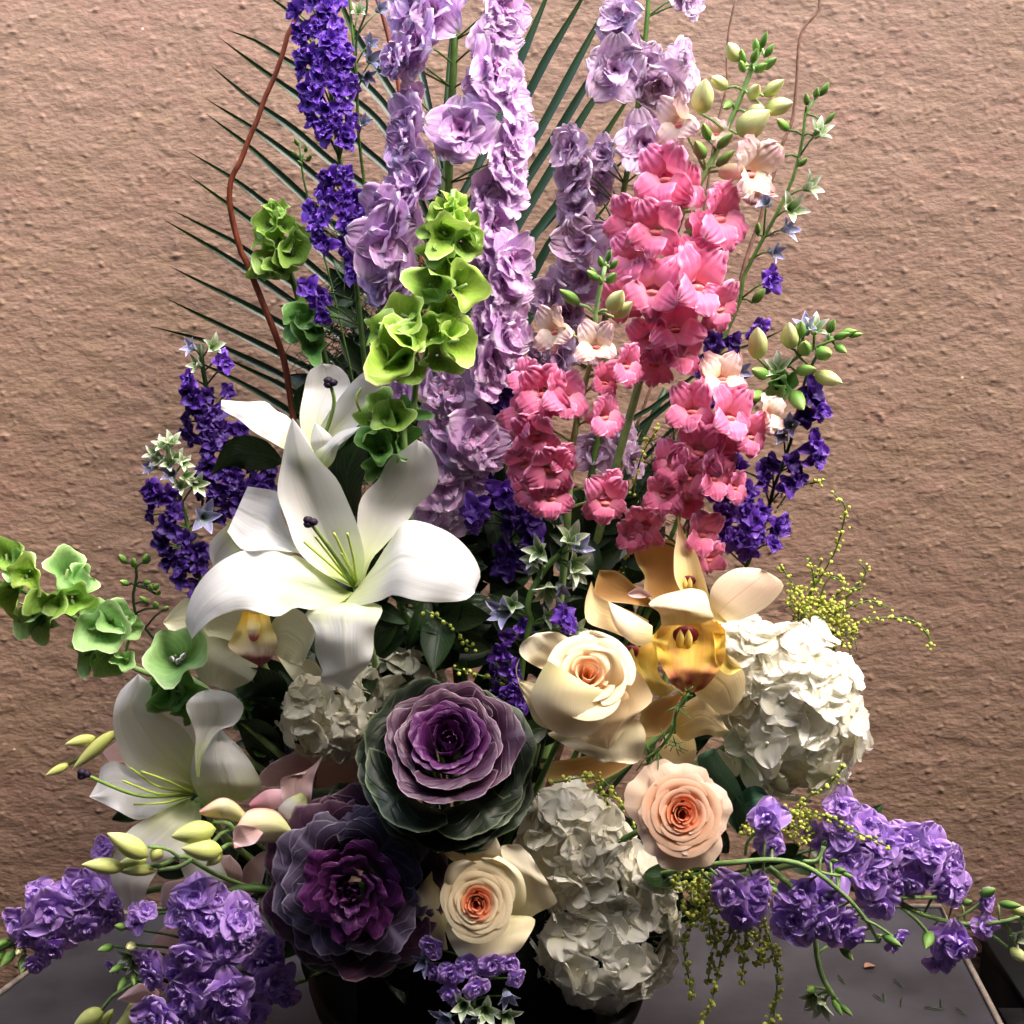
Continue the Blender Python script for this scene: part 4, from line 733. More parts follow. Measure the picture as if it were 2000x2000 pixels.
sheet('opening_bud', o, M['pink_orchid'], D6((1370, 870), (1300, 860), (1262, 880), (1256, 940)), D6((1420, 900), (1370, 960), (1300, 975), (1262, 960)), [12.4, 12.8, 12.6], cup=.3, nu=7)
tubes('stem', o, M['stem_l'], [(path(D6((670, 1082), (850, 1078), (980, 1028), (1050, 1060), (1200, 1140), (1500, 1250)), [11, 11, 10, 8, 6, 3]), .0021), (path(D6((800, 975), (900, 990), (960, 1030)), [12, 11, 10.5]), .0016), (path(D6((850, 1100), (960, 1085), (1040, 1042)), [11, 10.5, 10]), .002), (path(D6((1150, 840), (1230, 850), (1270, 900)), [11, 10.5, 10]), .0022), (path(D6((1195, 985), (1240, 965), (1300, 985)), [12, 11, 10.5]), .0021), (path(D6((1140, 960), (1200, 900), (1280, 870)), [11, 10.5, 10]), .0018)])
o = thing('orchid_bud_spray', 'small group of green orchid buds behind the left edge of the low lily', 'flower buds', P(240, 1440, 2), 'orchid bud sprays')
for tp_, bs, wd, q in (((350, 425), (515, 385), 62, 3), ((245, 592), (375, 530), 50, 3), ((390, 560), (620, 350), 75, 3)):
    (a,), (b,) = D6(tp_), D6(bs); budat(o, a, b, wd * .3623, q, OB)
sheet('petal', o, M['pink_orchid'], D6((700, 520), (600, 520), (552, 470)), D6((690, 430), (640, 405), (555, 465)), [3, 3.5, 3.5], nu=7)
tubes('stem', o, M['stem_l'], [(path(D6((370, 530), (430, 500), (560, 420), (700, 400), (1200, 800), (1800, 1300)), [3, 3, 2.5, 2, 1, 0]), .0018)])
o = thing('orchid_bud_spray', 'pair of pale green buds on one stem at the bottom left corner', 'flower buds', P(240, 1920, 5), 'orchid bud sprays')
for tp_, bs, wd, q in (((395, 1945), (560, 1860), 100, 8), ((520, 1990), (610, 1850), 50, 7)):
    (a,), (b,) = D6(tp_), D6(bs); budat(o, a, b, wd * .3623, q, OB)
tubes('stem', o, M['stem_l'], [(path(D6((540, 1870), (600, 1790), (670, 1745), (900, 1650), (1700, 1500)), [8, 8, 7.5, 5, 1]), .0018)])

# ======================= ROSES =======================
def rose(name, label, px, py, q, size, fx, fz, mats, nin=15, seed=1, outer=True, base_pt=None, spiral=.42, group='garden roses'):
    st = random.getstate(); random.seed(seed)
    o = thing(name, label, 'rose', P(px, py, q - 5), group)
    T = Matrix.Translation(-o.location) @ frame(px, py, q, size, fx, fz, 0)
    for i in range(nin):
        t_ = i / (nin - 1); r0 = .03 + .26 * t_ ** 1.1; 
        h = .40 - .10 * t_; wr = 64 - 8 * t_
        gq = rp(i * 137.5, wr, r0 * .7, r0 * (1.1 + .4 * t_) + .004, h, curl=.01 + .10 * t_, ruf=.005, rf=2, drop=.12, z0=-.22 - .01 * t_, bulge=.015, nu=17)
        mat = mats[0] if t_ < .5 else mats[1]
        x = obj('petal', gm('petal', gq, mat), o); x.matrix_local = T
    if outer:
        for i in range(outer):
            r0 = .24 + .035 * (i // 3)
            gq = rp(i * 137.5 + 40, 50, .16, r0 + .15 + .02 * (i // 3), .30 - .04 * (i // 3), curl=.14 + .06 * (i // 3), ruf=.026, rf=3.4, drop=.16, z0=-.24, bulge=.06, nu=19)
            x = obj('petal', gm('petal', gq, mats[2]), o); x.matrix_local = T
    gq = merge([gp(i * 72, .3, .12, 70, 60, z0=-.27, k=.6, nu=5, nv=6) for i in range(5)]); x = obj('sepals', gm('sepals', gq, M['sprout']), o); x.matrix_local = T
    e = o.location; b = Vector(base_pt if base_pt is not None else base()); m_ = Vector(P(px, py, q)) + (T.to_3x3() @ Vector((0, 0, 1))).normalized() * (-.02)
    tubes('stem', o, M['stem'], [(np.array([tuple(m_), tuple(m_.lerp(b, .4) + Vector((0, 0, -.01))), tuple(b)]), .0028)])
    random.setstate(st); return o
rm_c = (M['rc_in'], M['rc_mid'], M['rc_out']); rm_p = (M['rp_in'], M['rp_mid'], M['rp_out'])
o = rose('rose', 'large cream yellow rose beside the golden orchids', 1146, 1322, 12.6, 190, .1, .8, rm_c, nin=17, seed=3, outer=0)
RC, RM_ = M['rc_out'], M['rc_mid']
sheet('petal', o, RC, D4((400, 1300), (250, 1200), (120, 1130), (55, 1060), (80, 980), (180, 915)), D4((620, 1250), (560, 1100), (470, 1000), (440, 960), (330, 905), (185, 913)), [9, 10, 10.6, 10.4], cup=[.5, .5, .1, -.3], ruf=.35)
sheet('petal', o, RC, D4((600, 1300), (560, 1150), (545, 1040), (580, 960), (590, 890)), D4((800, 1400), (880, 1200), (835, 1060), (740, 960), (592, 888)), [9, 10, 10.8, 10.6], cup=[.5, .4, -.2], ruf=.3)
sheet('petal', o, RC, D4((400, 1400), (200, 1300), (60, 1260), (25, 1180), (60, 1100)), D4((300, 1650), (180, 1590), (110, 1440), (60, 1330), (28, 1185)), [9, 10, 10.8], cup=-.2, ruf=.3)
sheet('petal', o, RC, D4((450, 1600), (300, 1660), (270, 1680), (400, 1760), (550, 1830), (680, 1895)), D4((700, 1500), (900, 1540), (1000, 1640), (995, 1800), (930, 1900), (760, 1880)), [9.4, 10.4, 11.2, 11.2], cup=[.3, .2, -.3], tilt=.2, ruf=.4)
sheet('petal', o, RM_, D4((500, 1400), (500, 1640), (560, 1740), (720, 1790)), D4((700, 1200), (920, 1180), (1040, 1340), (1055, 1430), (940, 1535), (730, 1788)), [10.6, 11.4, 11.8, 11.6], cup=[.3, .2, -.3], ruf=.3)
sheet('petal', o, RM_, D4((560, 1320), (600, 1480), (540, 1650), (600, 1720)), D4((740, 1280), (880, 1380), (850, 1560), (700, 1700)), [12.2, 12.8, 12.8, 12.4], cup=-.3, ruf=.1)
sheet('petal', o, RC, D4((270, 1120), (190, 1260), (140, 1400), (200, 1540), (330, 1670), (440, 1700)), D4((620, 1330), (720, 1360), (715, 1480), (690, 1600), (590, 1680), (445, 1702)), [14.4, 15.2, 15.4, 14.8, 12.8], cup=[-.6, -1.6, -1.8, -1.6, -.8])
sheet('petal', o, RM_, D4((720, 1360), (700, 1250), (740, 1170), (700, 1080), (560, 1040)), D4((800, 1330), (850, 1250), (820, 1130), (760, 1040), (565, 1038)), [13.6, 14, 13.6], cup=-.3, nu=7)
o = rose('rose', 'peach rose with a deep coral heart, right of centre above the purple stock', 1331, 1588, 13.2, 164, .02, .32, rm_p, nin=24, seed=5, outer=8)
o = rose('rose', 'white rose with a peach spiral centre above the lowest violet blooms', 932, 1762, 14.6, 158, -.05, .28, (M['rp_in'], M['rc_mid'], M['rc_out']), nin=25, seed=9, outer=0)
PO = M['rc_out']
sheet('petal', o, RC, D7((1300, 1400), (1200, 1330), (1150, 1290), (1155, 1265)), D7((1400, 1400), (1400, 1320), (1270, 1300), (1165, 1262)), [11, 12, 12.4], cup=.2, ruf=.1)
sheet('petal', o, RC, D7((1180, 1680), (1150, 1740), (1170, 1810), (1080, 1790), (1010, 1680), (1000, 1570)), D7((1150, 1380), (1150, 1350), (1120, 1340), (1080, 1390), (1000, 1500), (998, 1568)), [10.5, 12, 12.4, 12], cup=-.2, ruf=.2)
sheet('petal', o, PO, D7((1320, 1420), (1270, 1290), (1340, 1260), (1430, 1200)), D7((1480, 1440), (1500, 1360), (1460, 1260), (1434, 1202)), [11.5, 13, 13], cup=-.2, ruf=.1)
sheet('petal', o, RC, D7((1480, 1640), (1540, 1560), (1480, 1350), (1460, 1250), (1560, 1240)), D7((1560, 1700), (1640, 1620), (1755, 1560), (1740, 1500), (1620, 1300)), [10, 12, 12.8, 12], cup=[0, .3, .2], tilt=-.3, ruf=.2)
sheet('petal', o, PO, D7((1420, 1440), (1480, 1340), (1360, 1310), (1350, 1340)), D7((1500, 1620), (1590, 1560), (1570, 1400), (1450, 1300)), [14.4, 14.6, 14.2], cup=-.4)
sheet('petal', o, PO, D7((1180, 1640), (1160, 1700), (1200, 1800), (1270, 1880), (1380, 1870)), D7((1500, 1620), (1640, 1640), (1600, 1750), (1530, 1830), (1384, 1871)), [12, 14, 15, 14.6], cup=-.5, ruf=.25)
sheet('petal', o, RC, D7((1200, 1560), (1150, 1460), (1180, 1350), (1260, 1320)), D7((1240, 1560), (1220, 1450), (1260, 1380), (1330, 1340)), [14.2, 14.6, 14.4], cup=-.3, nu=7)

# ======================= KALE =======================
def kale(label, px, py, q, size, fx, fz, seed, rings, rfq):
    st = random.getstate(); random.seed(seed)
    o = thing('ornamental_kale', label, 'kale', P(px, py, q - 7), 'ornamental kale heads')
    T = Matrix.Translation(-o.location) @ frame(px, py, q, size, fx, fz, 0)
    for (n, rb, rt, h, z0, curl, ruf, wr, mat, ph) in rings:
        for i in range(n):
            f = random.uniform(.92, 1.08)
            gq = rp(ph + i * 360 / n + random.uniform(-8, 8), wr * random.uniform(.9, 1.1), rb, rt * f, h * f, curl=curl, ruf=ruf, rf=rfq, nu=25, nv=11, drop=.2, z0=z0, bulge=.02)
            x = obj('leaf', gm('leaf', gq, M[mat]), o); x.matrix_local = T @ Matrix.Rotation(random.uniform(-.09, .09), 4, 'X') @ Matrix.Rotation(random.uniform(-.09, .09), 4, 'Y')
    tubes('stem', o, M['stem'], [(np.array([tuple(Vector(P(px, py, q - 3))), tuple(base())]), .006)])
    random.setstate(st); return o
kale('round purple ornamental kale with dark green outer leaves, above the other kale', 875, 1458, 12, 312, .05, .95, 11,
     [(3, .02, .05, .24, -.10, .0, .008, 80, 'k_in', 0), (3, .05, .10, .27, -.11, .01, .010, 70, 'k_in', 40), (4, .08, .17, .30, -.14, .03, .012, 62, 'k_in', 10),
      (4, .11, .23, .34, -.18, .04, .014, 62, 'k_in', 60), (4, .15, .30, .36, -.22, .05, .016, 60, 'k_mid', 20), (4, .20, .38, .38, -.28, .06, .024, 62, 'k_mid', 0), (5, .27, .46, .20, -.34, .10, .018, 52, 'k_grn', 5), (6, .28, .49, .16, -.40, .08, .018, 48, 'k_grn', 30), (6, .28, .51, .12, -.46, .06, .018, 48, 'k_grn', 10), (2, .004, .02, .2, -.08, 0, .006, 95, 'k_in', 80)], 2.9)
kale('dusky purple ornamental kale with frilled grey violet edges, lower of the two', 690, 1735, 13, 350, -.04, .22, 21,
     [(3, .01, .04, .20, -.10, .01, .014, 70, 'k_in', 0), (3, .04, .10, .24, -.12, .03, .018, 60, 'k_in', 40), (4, .07, .17, .24, -.13, .04, .022, 56, 'k_in', 10),
      (4, .11, .25, .20, -.15, .06, .024, 52, 'k_in', 65), (4, .14, .33, .16, -.17, .08, .024, 52, 'k_out', 50), (5, .17, .39, .12, -.19, .10, .024, 46, 'k_out', 20), (5, .2, .44, .09, -.21, .10, .024, 44, 'k_mid', 0), (6, .22, .48, .05, -.24, .1, .022, 42, 'k_mid', 30), (6, .2, .51, .0, -.28, .1, .022, 42, 'k_grn', 22), (3, .004, .018, .17, -.09, 0, .01, 90, 'k_in', 80)], 3.3)

# ======================= HYDRANGEAS =======================
def hydrangea(label, lobes, kit, n, fs, seed):
    st = random.getstate(); random.seed(seed)
    o = thing('hydrangea', label, 'hydrangea', P(lobes[0][0], lobes[0][1], lobes[0][2] - 6), 'hydrangea heads')
    for (cx, cy, q, rx, ry, m) in lobes:
        c = Vector(P(cx, cy, q - rx * .045 * .6)); k = K(c); pts = []
        for i in range(m):
            for _ in range(30):
                zc = random.uniform(-.15, 1); a = random.uniform(0, 6.283); s = math.sqrt(1 - zc * zc); d = Vector((s * math.cos(a), -zc, s * math.sin(a)))
                if all((d - e).length > 1.75 / math.sqrt(m) for e in pts): break
            pts.append(d)
            p_ = c + Vector((d.x * rx * k, d.y * rx * k * .85, d.z * ry * k)) * random.uniform(.8, 1.05)
            core, subs = random.choice(KIT[kit])
            dd = (d + Vector((random.uniform(-.32, .32), random.uniform(-.25, .1), random.uniform(-.2, .35)))).normalized(); x = Vector((0, .2, 1)).cross(dd).normalized(); y = dd.cross(x)
            mt = Matrix(((x.x, y.x, dd.x), (x.y, y.y, dd.y), (x.z, y.z, dd.z))).to_4x4()
            f = obj('floret', core, o); f.matrix_local = Matrix.Translation(p_ - o.location) @ mt @ Matrix.Rotation(random.uniform(0, 6.28), 4, 'Z') @ Matrix.Scale(fs * k * random.uniform(.85, 1.15), 4)
            for nm, me in subs: obj(nm, me, f)
        pth = [(c + Vector((0, .01, 0))), c.lerp(Vector(base()), .5), Vector(base())]
        br = [(np.array([tuple(c + Vector((0, .0, -.01))), tuple(c + Vector((d.x * rx * k * .8, d.y * rx * k * .7, d.z * ry * k * .8)))]), .0009) for d in pts[::2]]
        tubes('stem', o, M['stem_l'], [(np.array([tuple(v) for v in pth]), .0035)] + br, 6)
    random.setstate(st); return o
hydrangea('largest white hydrangea, bulging right of the golden orchids', [(1548, 1390, 6, 132, 162, 86), (1450, 1300, 5, 60, 80, 16)], 'hyd', 0, 84, 4)
hydrangea('white hydrangea at the bottom, between the white rose and the hanging yellow sprigs', [(1120, 1635, 9, 88, 92, 36), (1178, 1825, 9, 138, 122, 76), (1150, 1720, 8.5, 105, 80, 26), (1230, 1740, 8, 80, 60, 14)], 'hyd', 0, 82, 5)
hydrangea('cream hydrangea between the big lily and the upper kale', [(648, 1392, 7.5, 98, 78, 36), (770, 1322, 5, 90, 50, 22)], 'hydc', 0, 70, 6)
# ======================= TALL SPIKES =======================
def stem_with(o, main, q, r, florets=(), mat='stem', pr=.0008, extra=()):
    p_ = path(main, q, 40); ps = [(p_, r)]
    for f in florets:
        c = P(f[0], f[1], f[2] - .8); d = np.linalg.norm(p_ - c, axis=1); i = min(int(np.argmin(d)) + (0 if len(f) > 4 and f[4] in ('bud', 'budc') else 1), len(p_) - 1)
        a = p_[i]; ps.append((np.array([a, (a + c) / 2 + [0, 0, .002], c]), pr))
    ps += list(extra); tubes('stem', o, M[mat], ps, 7)
    return p_
def spike(name, label, cat, main, q, r, florets, kit, group=None, mat='stem', pr=.0009, fkw=None, size_default=50):
    """florets: (px, py, q, size[, kit[, fx, fz]])"""
    o = thing(name, label, cat, P(main[-1][0], main[-1][1], q[-1] if isinstance(q, list) else q), group)
    stem_with(o, main, q, r, [f for f in florets], mat, pr)
    mc = crv(main, 60)
    for f in florets:
        kk = f[4] if len(f) > 4 and f[4] else kit
        d = mc[np.argmin(np.linalg.norm(mc - np.array(f[:2]), axis=1))]; dx = (f[0] - d[0]) / 70.0
        fx, fz = (f[5], f[6]) if len(f) > 5 else (max(-1.1, min(1.1, dx)), .15)
        roll = f[7] if len(f) > 7 else None
        if kk.startswith('snap') and roll is None: roll = random.uniform(-14, 14)
        sf = 1.12 if kk in ('delA', 'delB') else 1.0 if kk in ('snap', 'snapc') else 1.3 if kk in ('bud', 'budc') and name == 'snapdragon' else 1.12 if kk in ('vio', 'viod') else 1.0
        f = (f[0], f[1], f[2], f[3] * sf) + tuple(f[4:])
        if kk.startswith('snap'): fz = max(fz, .08)
        place(KIT[kk], o, 'bud' if kk in ('bud', 'budc', 'star', 'starv') else ('bell' if kk.startswith('bell') else 'floret'), f[0], f[1], f[2], f[3], fx, fz, roll, wob=.3 if kk.startswith('snap') else .14)
    return o
def S(lst, q, **k): return [(x, y, q + random.uniform(-1, 1), s) for x, y, s in lst]
g = 'tall delphinium and larkspur spikes'
# lavender delphinium (large) ------------------------------------------------
fl = [(810, 15, -1, 105), (853, 26, 0, 118), (822, 83, .5, 105), (790, 110, 0, 80), (770, 120, 0, 60), (975, 12, 0, 112), (962, 66, .5, 105), (985, 35, -1, 80), (960, 140, 1, 118), (985, 185, .5, 100), (940, 165, 0, 90),
      (902, 256, 2.2, 118, None, -.1, .1), (1000, 262, .5, 82), (803, 235, 0, 85), (795, 285, 0, 90), (810, 190, -1, 60), (980, 312, 1, 110), (995, 335, .5, 80), (822, 345, 1, 105), (790, 375, .5, 90), (946, 385, .5, 90), (985, 370, 0, 92),
      (765, 420, 1, 112), (800, 410, .5, 90), (752, 478, 1.2, 118, None, -.1, .0), (775, 520, .5, 95), (960, 435, .5, 100), (955, 480, .5, 80), (992, 509, 1, 98), (980, 555, 1, 95), (940, 530, 0, 80), (750, 550, .5, 80), (790, 555, 0, 90), (770, 590, 0, 70),
      (972, 607, .8, 90), (985, 646, .8, 100), (944, 633, .5, 90), (959, 700, 1, 100), (930, 690, 0, 80), (996, 722, .3, 66), (946, 745, 1.2, 84), (878, 762, 1, 92), (850, 740, .3, 80), (900, 800, 1, 80), (870, 815, .8, 90), (920, 853, 1.5, 118), (880, 879, 1.2, 96), (945, 885, .8, 80), (894, 905, 1, 84), (870, 950, .8, 96), (900, 970, .3, 80), (845, 1000, .5, 76), (790, 770, 0, 70), (880, 1010, 0, 70), (925, 930, .3, 70)]
spike('delphinium', 'tallest lavender delphinium in the centre behind the bright green bells', 'delphinium', [(893, -60), (886, 130), (878, 300), (872, 600), (880, 900), (930, 1750)], [-3, -3, -2, -1, 0], [.003, .0042, .0045, .005], fl, 'delA', g)
fl = [(1215, 30, -3, 70), (1212, 62, -3, 80), (1342, 6, -4, 62), (1330, -10, -4, 60), (1202, 137, -2, 102, None, -.1, -.1), (1284, 160, -2, 92, None, .2, -.7), (1322, 128, -3, 76), (1320, 165, -3, 70), (1262, 120, -3.5, 60), (1119, 286, -2.5, 76), (1130, 320, -3, 78), (1180, 300, -2.5, 58), (1258, 283, -2, 100, None, 0, .1), (1292, 310, -2.5, 72), (1128, 350, -3, 84), (1131, 400, -3, 92), (1125, 430, -3.5, 70),
      (1138, 475, -2, 94, None, -.1, -.1), (1199, 475, -3, 56), (1180, 340, -5, 50), (1170, 380, -5, 50), (1140, 542, -4, 100), (1185, 560, -5, 80), (1078, 581, -4.5, 88), (1110, 610, -5, 80), (1101, 700, -4, 90), (1120, 660, -4.5, 80), (1060, 690, -5, 60), (1230, 900, -5, 60), (1160, 880, -4, 70), (1210, 850, -5, 60)]
spike('delphinium', 'pale mauve delphinium rising between the palm leaflets and the big pink snapdragon', 'delphinium', [(1270, -60), (1262, 60), (1240, 250), (1210, 420), (1180, 640), (1160, 900), (1000, 1750)], [-4, -4, -4, -3, -1, 0], [.002, .003, .0038, .004], fl, 'delB', g,)
# procedural dense larkspur
def dense(zones, qb, size, dens=1.0, kit=None):
    out = []
    for (x0, y0, hw0, x1, y1, hw1) in zones:
        n = max(3, int(abs(y1 - y0 + .01) * (hw0 + hw1) / (size * size * .34) * dens)); last = []
        for _ in range(n):
            best = None
            for _ in range(12):
                t_ = random.random(); hw = hw0 + (hw1 - hw0) * t_; s = random.uniform(-1, 1); p_ = (x0 + (x1 - x0) * t_ + s * hw, y0 + (y1 - y0) * t_)
                dm = min([math.hypot(p_[0] - a, p_[1] - b) for a, b in last] + [999])
                if best is None or dm > best[0]: best = (dm, p_, s)
            last.append(best[1]); z = math.sqrt(max(0, 1 - best[2] ** 2))
            out.append((best[1][0], best[1][1], qb + z * 1.8, size * random.uniform(.8, 1.2), kit, best[2] * .9, random.uniform(-.2, .5)))
    return out
fl = dense([(612, -20, 40, 632, 110, 45), (632, 110, 50, 645, 250, 42), (655, 250, 28, 662, 290, 22), (660, 330, 22, 650, 430, 50), (645, 430, 45, 650, 480, 25), (715, 385, 22, 722, 420, 20), (705, 490, 26, 700, 540, 18), (608, 560, 24, 628, 615, 20)], -3.5, 46, 1.05, 'vio')
spike('larkspur', 'deep violet larkspur crossing the palm at the upper left', 'larkspur', [(600, -60), (630, 60), (655, 250), (690, 500), (740, 900), (900, 1750)], [-5, -5, -5, -4, -2, 0], [.002, .0025, .003, .0035], fl, 'vio', g)
o = spike('larkspur', 'thin green stem with pale blossoms between violet larkspur and lavender delphinium', 'larkspur', [(678, -60), (688, 60), (697, 150), (700, 260), (712, 360), (740, 600), (900, 1750)], [-4, -4, -4, -3, 0], [.0012, .0016, .002, .0025],
      [(722, 85, -3, 34, 'starv', .5, .6), (726, 115, -2.8, 42, 'starv', .8, .2), (716, 148, -2.8, 34, 'starv', .7, -.5), (742, 18, -3.5, 34, 'starv', .8, .2), (644, 58, -2.5, 46, 'star', -.9, .5), (710, 240, -3, 30, 'starv', .5, .6), (700, 20, -4, 30, 'star', .2, .8)], 'star', g, pr=.0007)
tubes('side_stem', o, M['stem_d'], [(path([(650, 64), (668, 75), (684, 110), (695, 150)], [-2.6, -3, -3.6, -4]), .0009), (path([(715, -20), (716, 20), (698, 70), (695, 110)], [-3.6, -3.8, -4, -4]), .001)])
o = spike('larkspur', 'tiny green larkspur tip standing between two palm leaflets at the left', 'larkspur', [(585, 280), (590, 330), (600, 380), (680, 700), (860, 1600)], [-8, -8, -7, -3, 0], .001,
          [(582, 285, -7.6, 20, 'bud', -.3, 1.2), (596, 298, -7.6, 20, 'bud', .5, 1.1), (580, 305, -7.5, 22, 'bud', -.6, .8), (600, 315, -7.5, 24, 'bud', .6, .6), (590, 325, -7.4, 22, 'bud', -.3, .6)], 'bud', g)
fl = dense([(380, 765, 20, 388, 790, 24), (395, 800, 30, 415, 900, 34), (415, 900, 34, 430, 970, 36), (450, 840, 18, 470, 900, 20), (455, 930, 55, 465, 1010, 55), (500, 880, 20, 510, 990, 24)], -4, 44, 1.1, 'viod')
fl += [(374, 678, -3, 36, 'starv', -.6, .5), (432, 702, -3, 40, 'vio', .6, .2), (384, 712, -3, 34, 'star', -.7, .5), (418, 676, -3, 38, 'star', .9, .5), (440, 715, -3, 32, 'vio', .5, 0), (370, 742, -3, 40, 'vio', -.5, .2), (445, 765, -3.5, 34, 'viod', .5, .2)]
spike('larkspur', 'dark violet larkspur at the left behind the big leaf and white lilies', 'larkspur', [(392, 672), (398, 730), (412, 790), (440, 870), (480, 1000), (800, 1650)], [-4, -4, -4, -3, 0], .0022, fl, 'viod', g, mat='stem_d')
fl = dense([(305, 955, 14, 318, 980, 18), (320, 1000, 26, 340, 1060, 24), (345, 1060, 24, 370, 1150, 26), (375, 1075, 18, 380, 1120, 18)], -2, 42, 1.15, 'viod')
fl += [(x, y, -1.6, s, kk, dx, dz) for x, y, s, kk, dx, dz in ((318, 868, 34, 'star', -.2, 1.3), (300, 885, 34, 'star', -.8, .8), (335, 862, 36, 'star', .3, 1.4), (312, 900, 36, 'star', -.9, .6), (296, 912, 34, 'starv', -.9, .3), (345, 895, 36, 'star', .8, .9), (358, 905, 32, 'star', .9, .7), (330, 905, 34, 'star', 0, .5), (335, 925, 38, 'starv', -.2, .2), (365, 930, 34, 'star', .9, .3), (385, 945, 40, 'star', .8, .2), (400, 1010, 54, 'starv', .5, .1), (352, 950, 32, 'star', .3, .6))]
spike('larkspur', 'left violet larkspur with a pale green budding tip against the wall', 'larkspur', [(325, 860), (335, 920), (360, 1000), (385, 1100), (450, 1300), (800, 1700)], [-2.5, -2.5, -2, -1, 0], .002, fl, 'viod', g)
spike('larkspur', 'small dark budding sprig against the wall above the sage green bells', 'larkspur', D2((1020, 350), (1030, 500), (1005, 620), (1020, 740), (1080, 860)) + [(400, 1350), (700, 1600)], [-2, -2, -2, -1, 1, 2], .0014,
      [(247, 1100, -1.8, 30, 'bud', -.5, 1.2), (262, 1108, -1.6, 32, 'bud', .1, 1.2), (283, 1100, -1.7, 36, 'bud', .6, 1.1), (252, 1142, -1.6, 26, 'bud', -.6, .6), (295, 1155, -1.4, 28, 'bud', .1, 1.2), (308, 1162, -1.4, 28, 'bud', .5, .9), (290, 1178, -1.2, 30, 'bud', -.6, .9), (306, 1188, -1.2, 32, 'bud', .1, .7), (320, 1190, -1.2, 28, 'bud', .7, .5), (300, 1150, -1.8, 26, 'bud', .9, .9), (280, 1138, -1.8, 30, 'bud', 1., .3)], 'bud', g, mat='stem_d', pr=.001)
# centre dark violet behind + pale buds
fl = dense([(985, 765, 22, 990, 870, 22), (970, 940, 40, 990, 1010, 40), (1015, 1010, 40, 1030, 1080, 36), (1000, 1080, 24, 1000, 1110, 22)], -1.5, 52, 1.0, 'viod')
fl += [(930, 992, 2, 62, 'vio', -.2, .1), (986, 962, 2, 68, 'vio', .1, .2), (925, 1025, 1.6, 36, 'vio', -.3, -.3)]
spike('larkspur', 'dark violet larkspur in the centre between lavender and pink spikes', 'larkspur', [(985, 740), (985, 900), (1000, 1100), (970, 1750)], [-3, -3, -1, 0], .002, fl, 'viod', g, mat='stem_d')
fl = [(1052, 1075, 7.6, 48, 'star', -.5, .5), (1040, 1090, 7, 38, 'star', -.9, .2), (1118, 1052, 7.6, 56, 'star', .3, 1.1), (1132, 1070, 7.4, 46, 'starv', .7, .8), (1124, 1104, 7.6, 56, 'star', .9, .1), (1126, 1120, 7.4, 46, 'star', .7, -.4), (1050, 1105, 7, 40, 'star', -.6, -.4), (1072, 1155, 7.4, 54, 'star', -.1, -.8), (1095, 1150, 7, 40, 'starv', .6, -.8), (985, 1195, 7, 62, 'starv', -.6, .1), (1000, 1180, 6.6, 40, 'star', -.1, .5), (1101, 1206, 7.6, 52, 'vio', .5, .4), (1070, 1205, 7.2, 36, 'star', .7, .3), (1128, 1232, 6.6, 40, 'star', .6, .5), (1110, 1225, 7, 40, 'vio', .2, .2)]
fl += dense([(1010, 1225, 18, 990, 1280, 24), (985, 1290, 26, 1000, 1370, 26)], 5, 46, 1.0, 'vio')
spike('larkspur', 'pale green budding larkspur with white tips, in front of the dark centre', 'larkspur', D3((1520, 900), (1430, 980), (1310, 1170), (1275, 1310), (1300, 1400)) + [(1020, 1300), (985, 1700)], [7, 7, 6.4, 6, 3, 1], .0028, fl, 'star', g, mat='stem', pr=.0011)
# right sprigs
fl = [(x, y, -3, s, kk, dx, dz) for x, y, s, kk, dx, dz in ((1602, 188, 34, 'bud', .5, 1.3), (1592, 192, 28, 'bud', -.1, 1.2), (1576, 206, 32, 'bud', -.3, .9), (1540, 255, 44, 'bud', -1.1, .7), (1600, 256, 46, 'star', .5, .9), (1612, 242, 32, 'bud', .8, 1.1), (1588, 265, 30, 'bud', .6, .6), (1532, 305, 44, 'bud', -.9, .9), (1560, 325, 30, 'bud', .4, .7), (1584, 365, 46, 'star', 1.1, .4), (1497, 395, 42, 'starv', -.8, .6), (1547, 407, 50, 'star', .3, .2), (1540, 447, 42, 'starv', .9, .3), (1512, 492, 40, 'starv', .7, -.1), (1504, 547, 52, 'vio', .5, 0), (1470, 592, 46, 'bud', .6, .9), (1479, 646, 54, 'vio', .5, -.2), (1395, 668, 46, 'viod', -.5, .1), (1429, 668, 42, 'viod', .3, .1), (1367, 717, 44, 'viod', -.5, 0), (1392, 780, 44, 'viod', 0, 0), (1400, 640, 30, 'bud', -.6, .8), (1480, 460, 36, 'bud', -.3, 1.0), (1420, 920, 46, 'viod', .3, 0), (1445, 725, 40, 'starv', .4, .1))]
spike('larkspur', 'thin green larkspur sprig with closed buds on the far right', 'larkspur', C3((1600, 600), (1520, 720), (1505, 880), (1445, 1120), (1360, 1310), (1225, 1560), (1130, 1750), (1110, 1900)) + C6((1050, 430), (960, 620), (900, 900)) + [(1330, 1000), (1000, 1750)], [-4, -4, -4, -3, -2, 0], [.0013, .002, .0025, .003], fl, 'bud', g, pr=.001)
fl = dense([(1462, 915, 30, 1440, 970, 36), (1440, 980, 44, 1430, 1050, 50), (1480, 1020, 34, 1490, 1075, 34)], -1.5, 54, 1.15, 'vio')
fl += [(x, y, -1, s, kk, dx, .1) for x, y, s, kk, dx in ((1585, 768, 56, 'viod', .6), (1598, 800, 52, 'vio', .7), (1572, 812, 46, 'viod', .2), (1544, 830, 50, 'starv', -.5), (1588, 868, 54, 'vio', .5), (1590, 895, 52, 'vio', .6), (1545, 905, 50, 'viod', .3), (1538, 948, 48, 'vio', .4), (1562, 935, 36, 'vio', .6), (1508, 905, 44, 'viod', -.4), (1530, 850, 40, 'starv', -.6))]
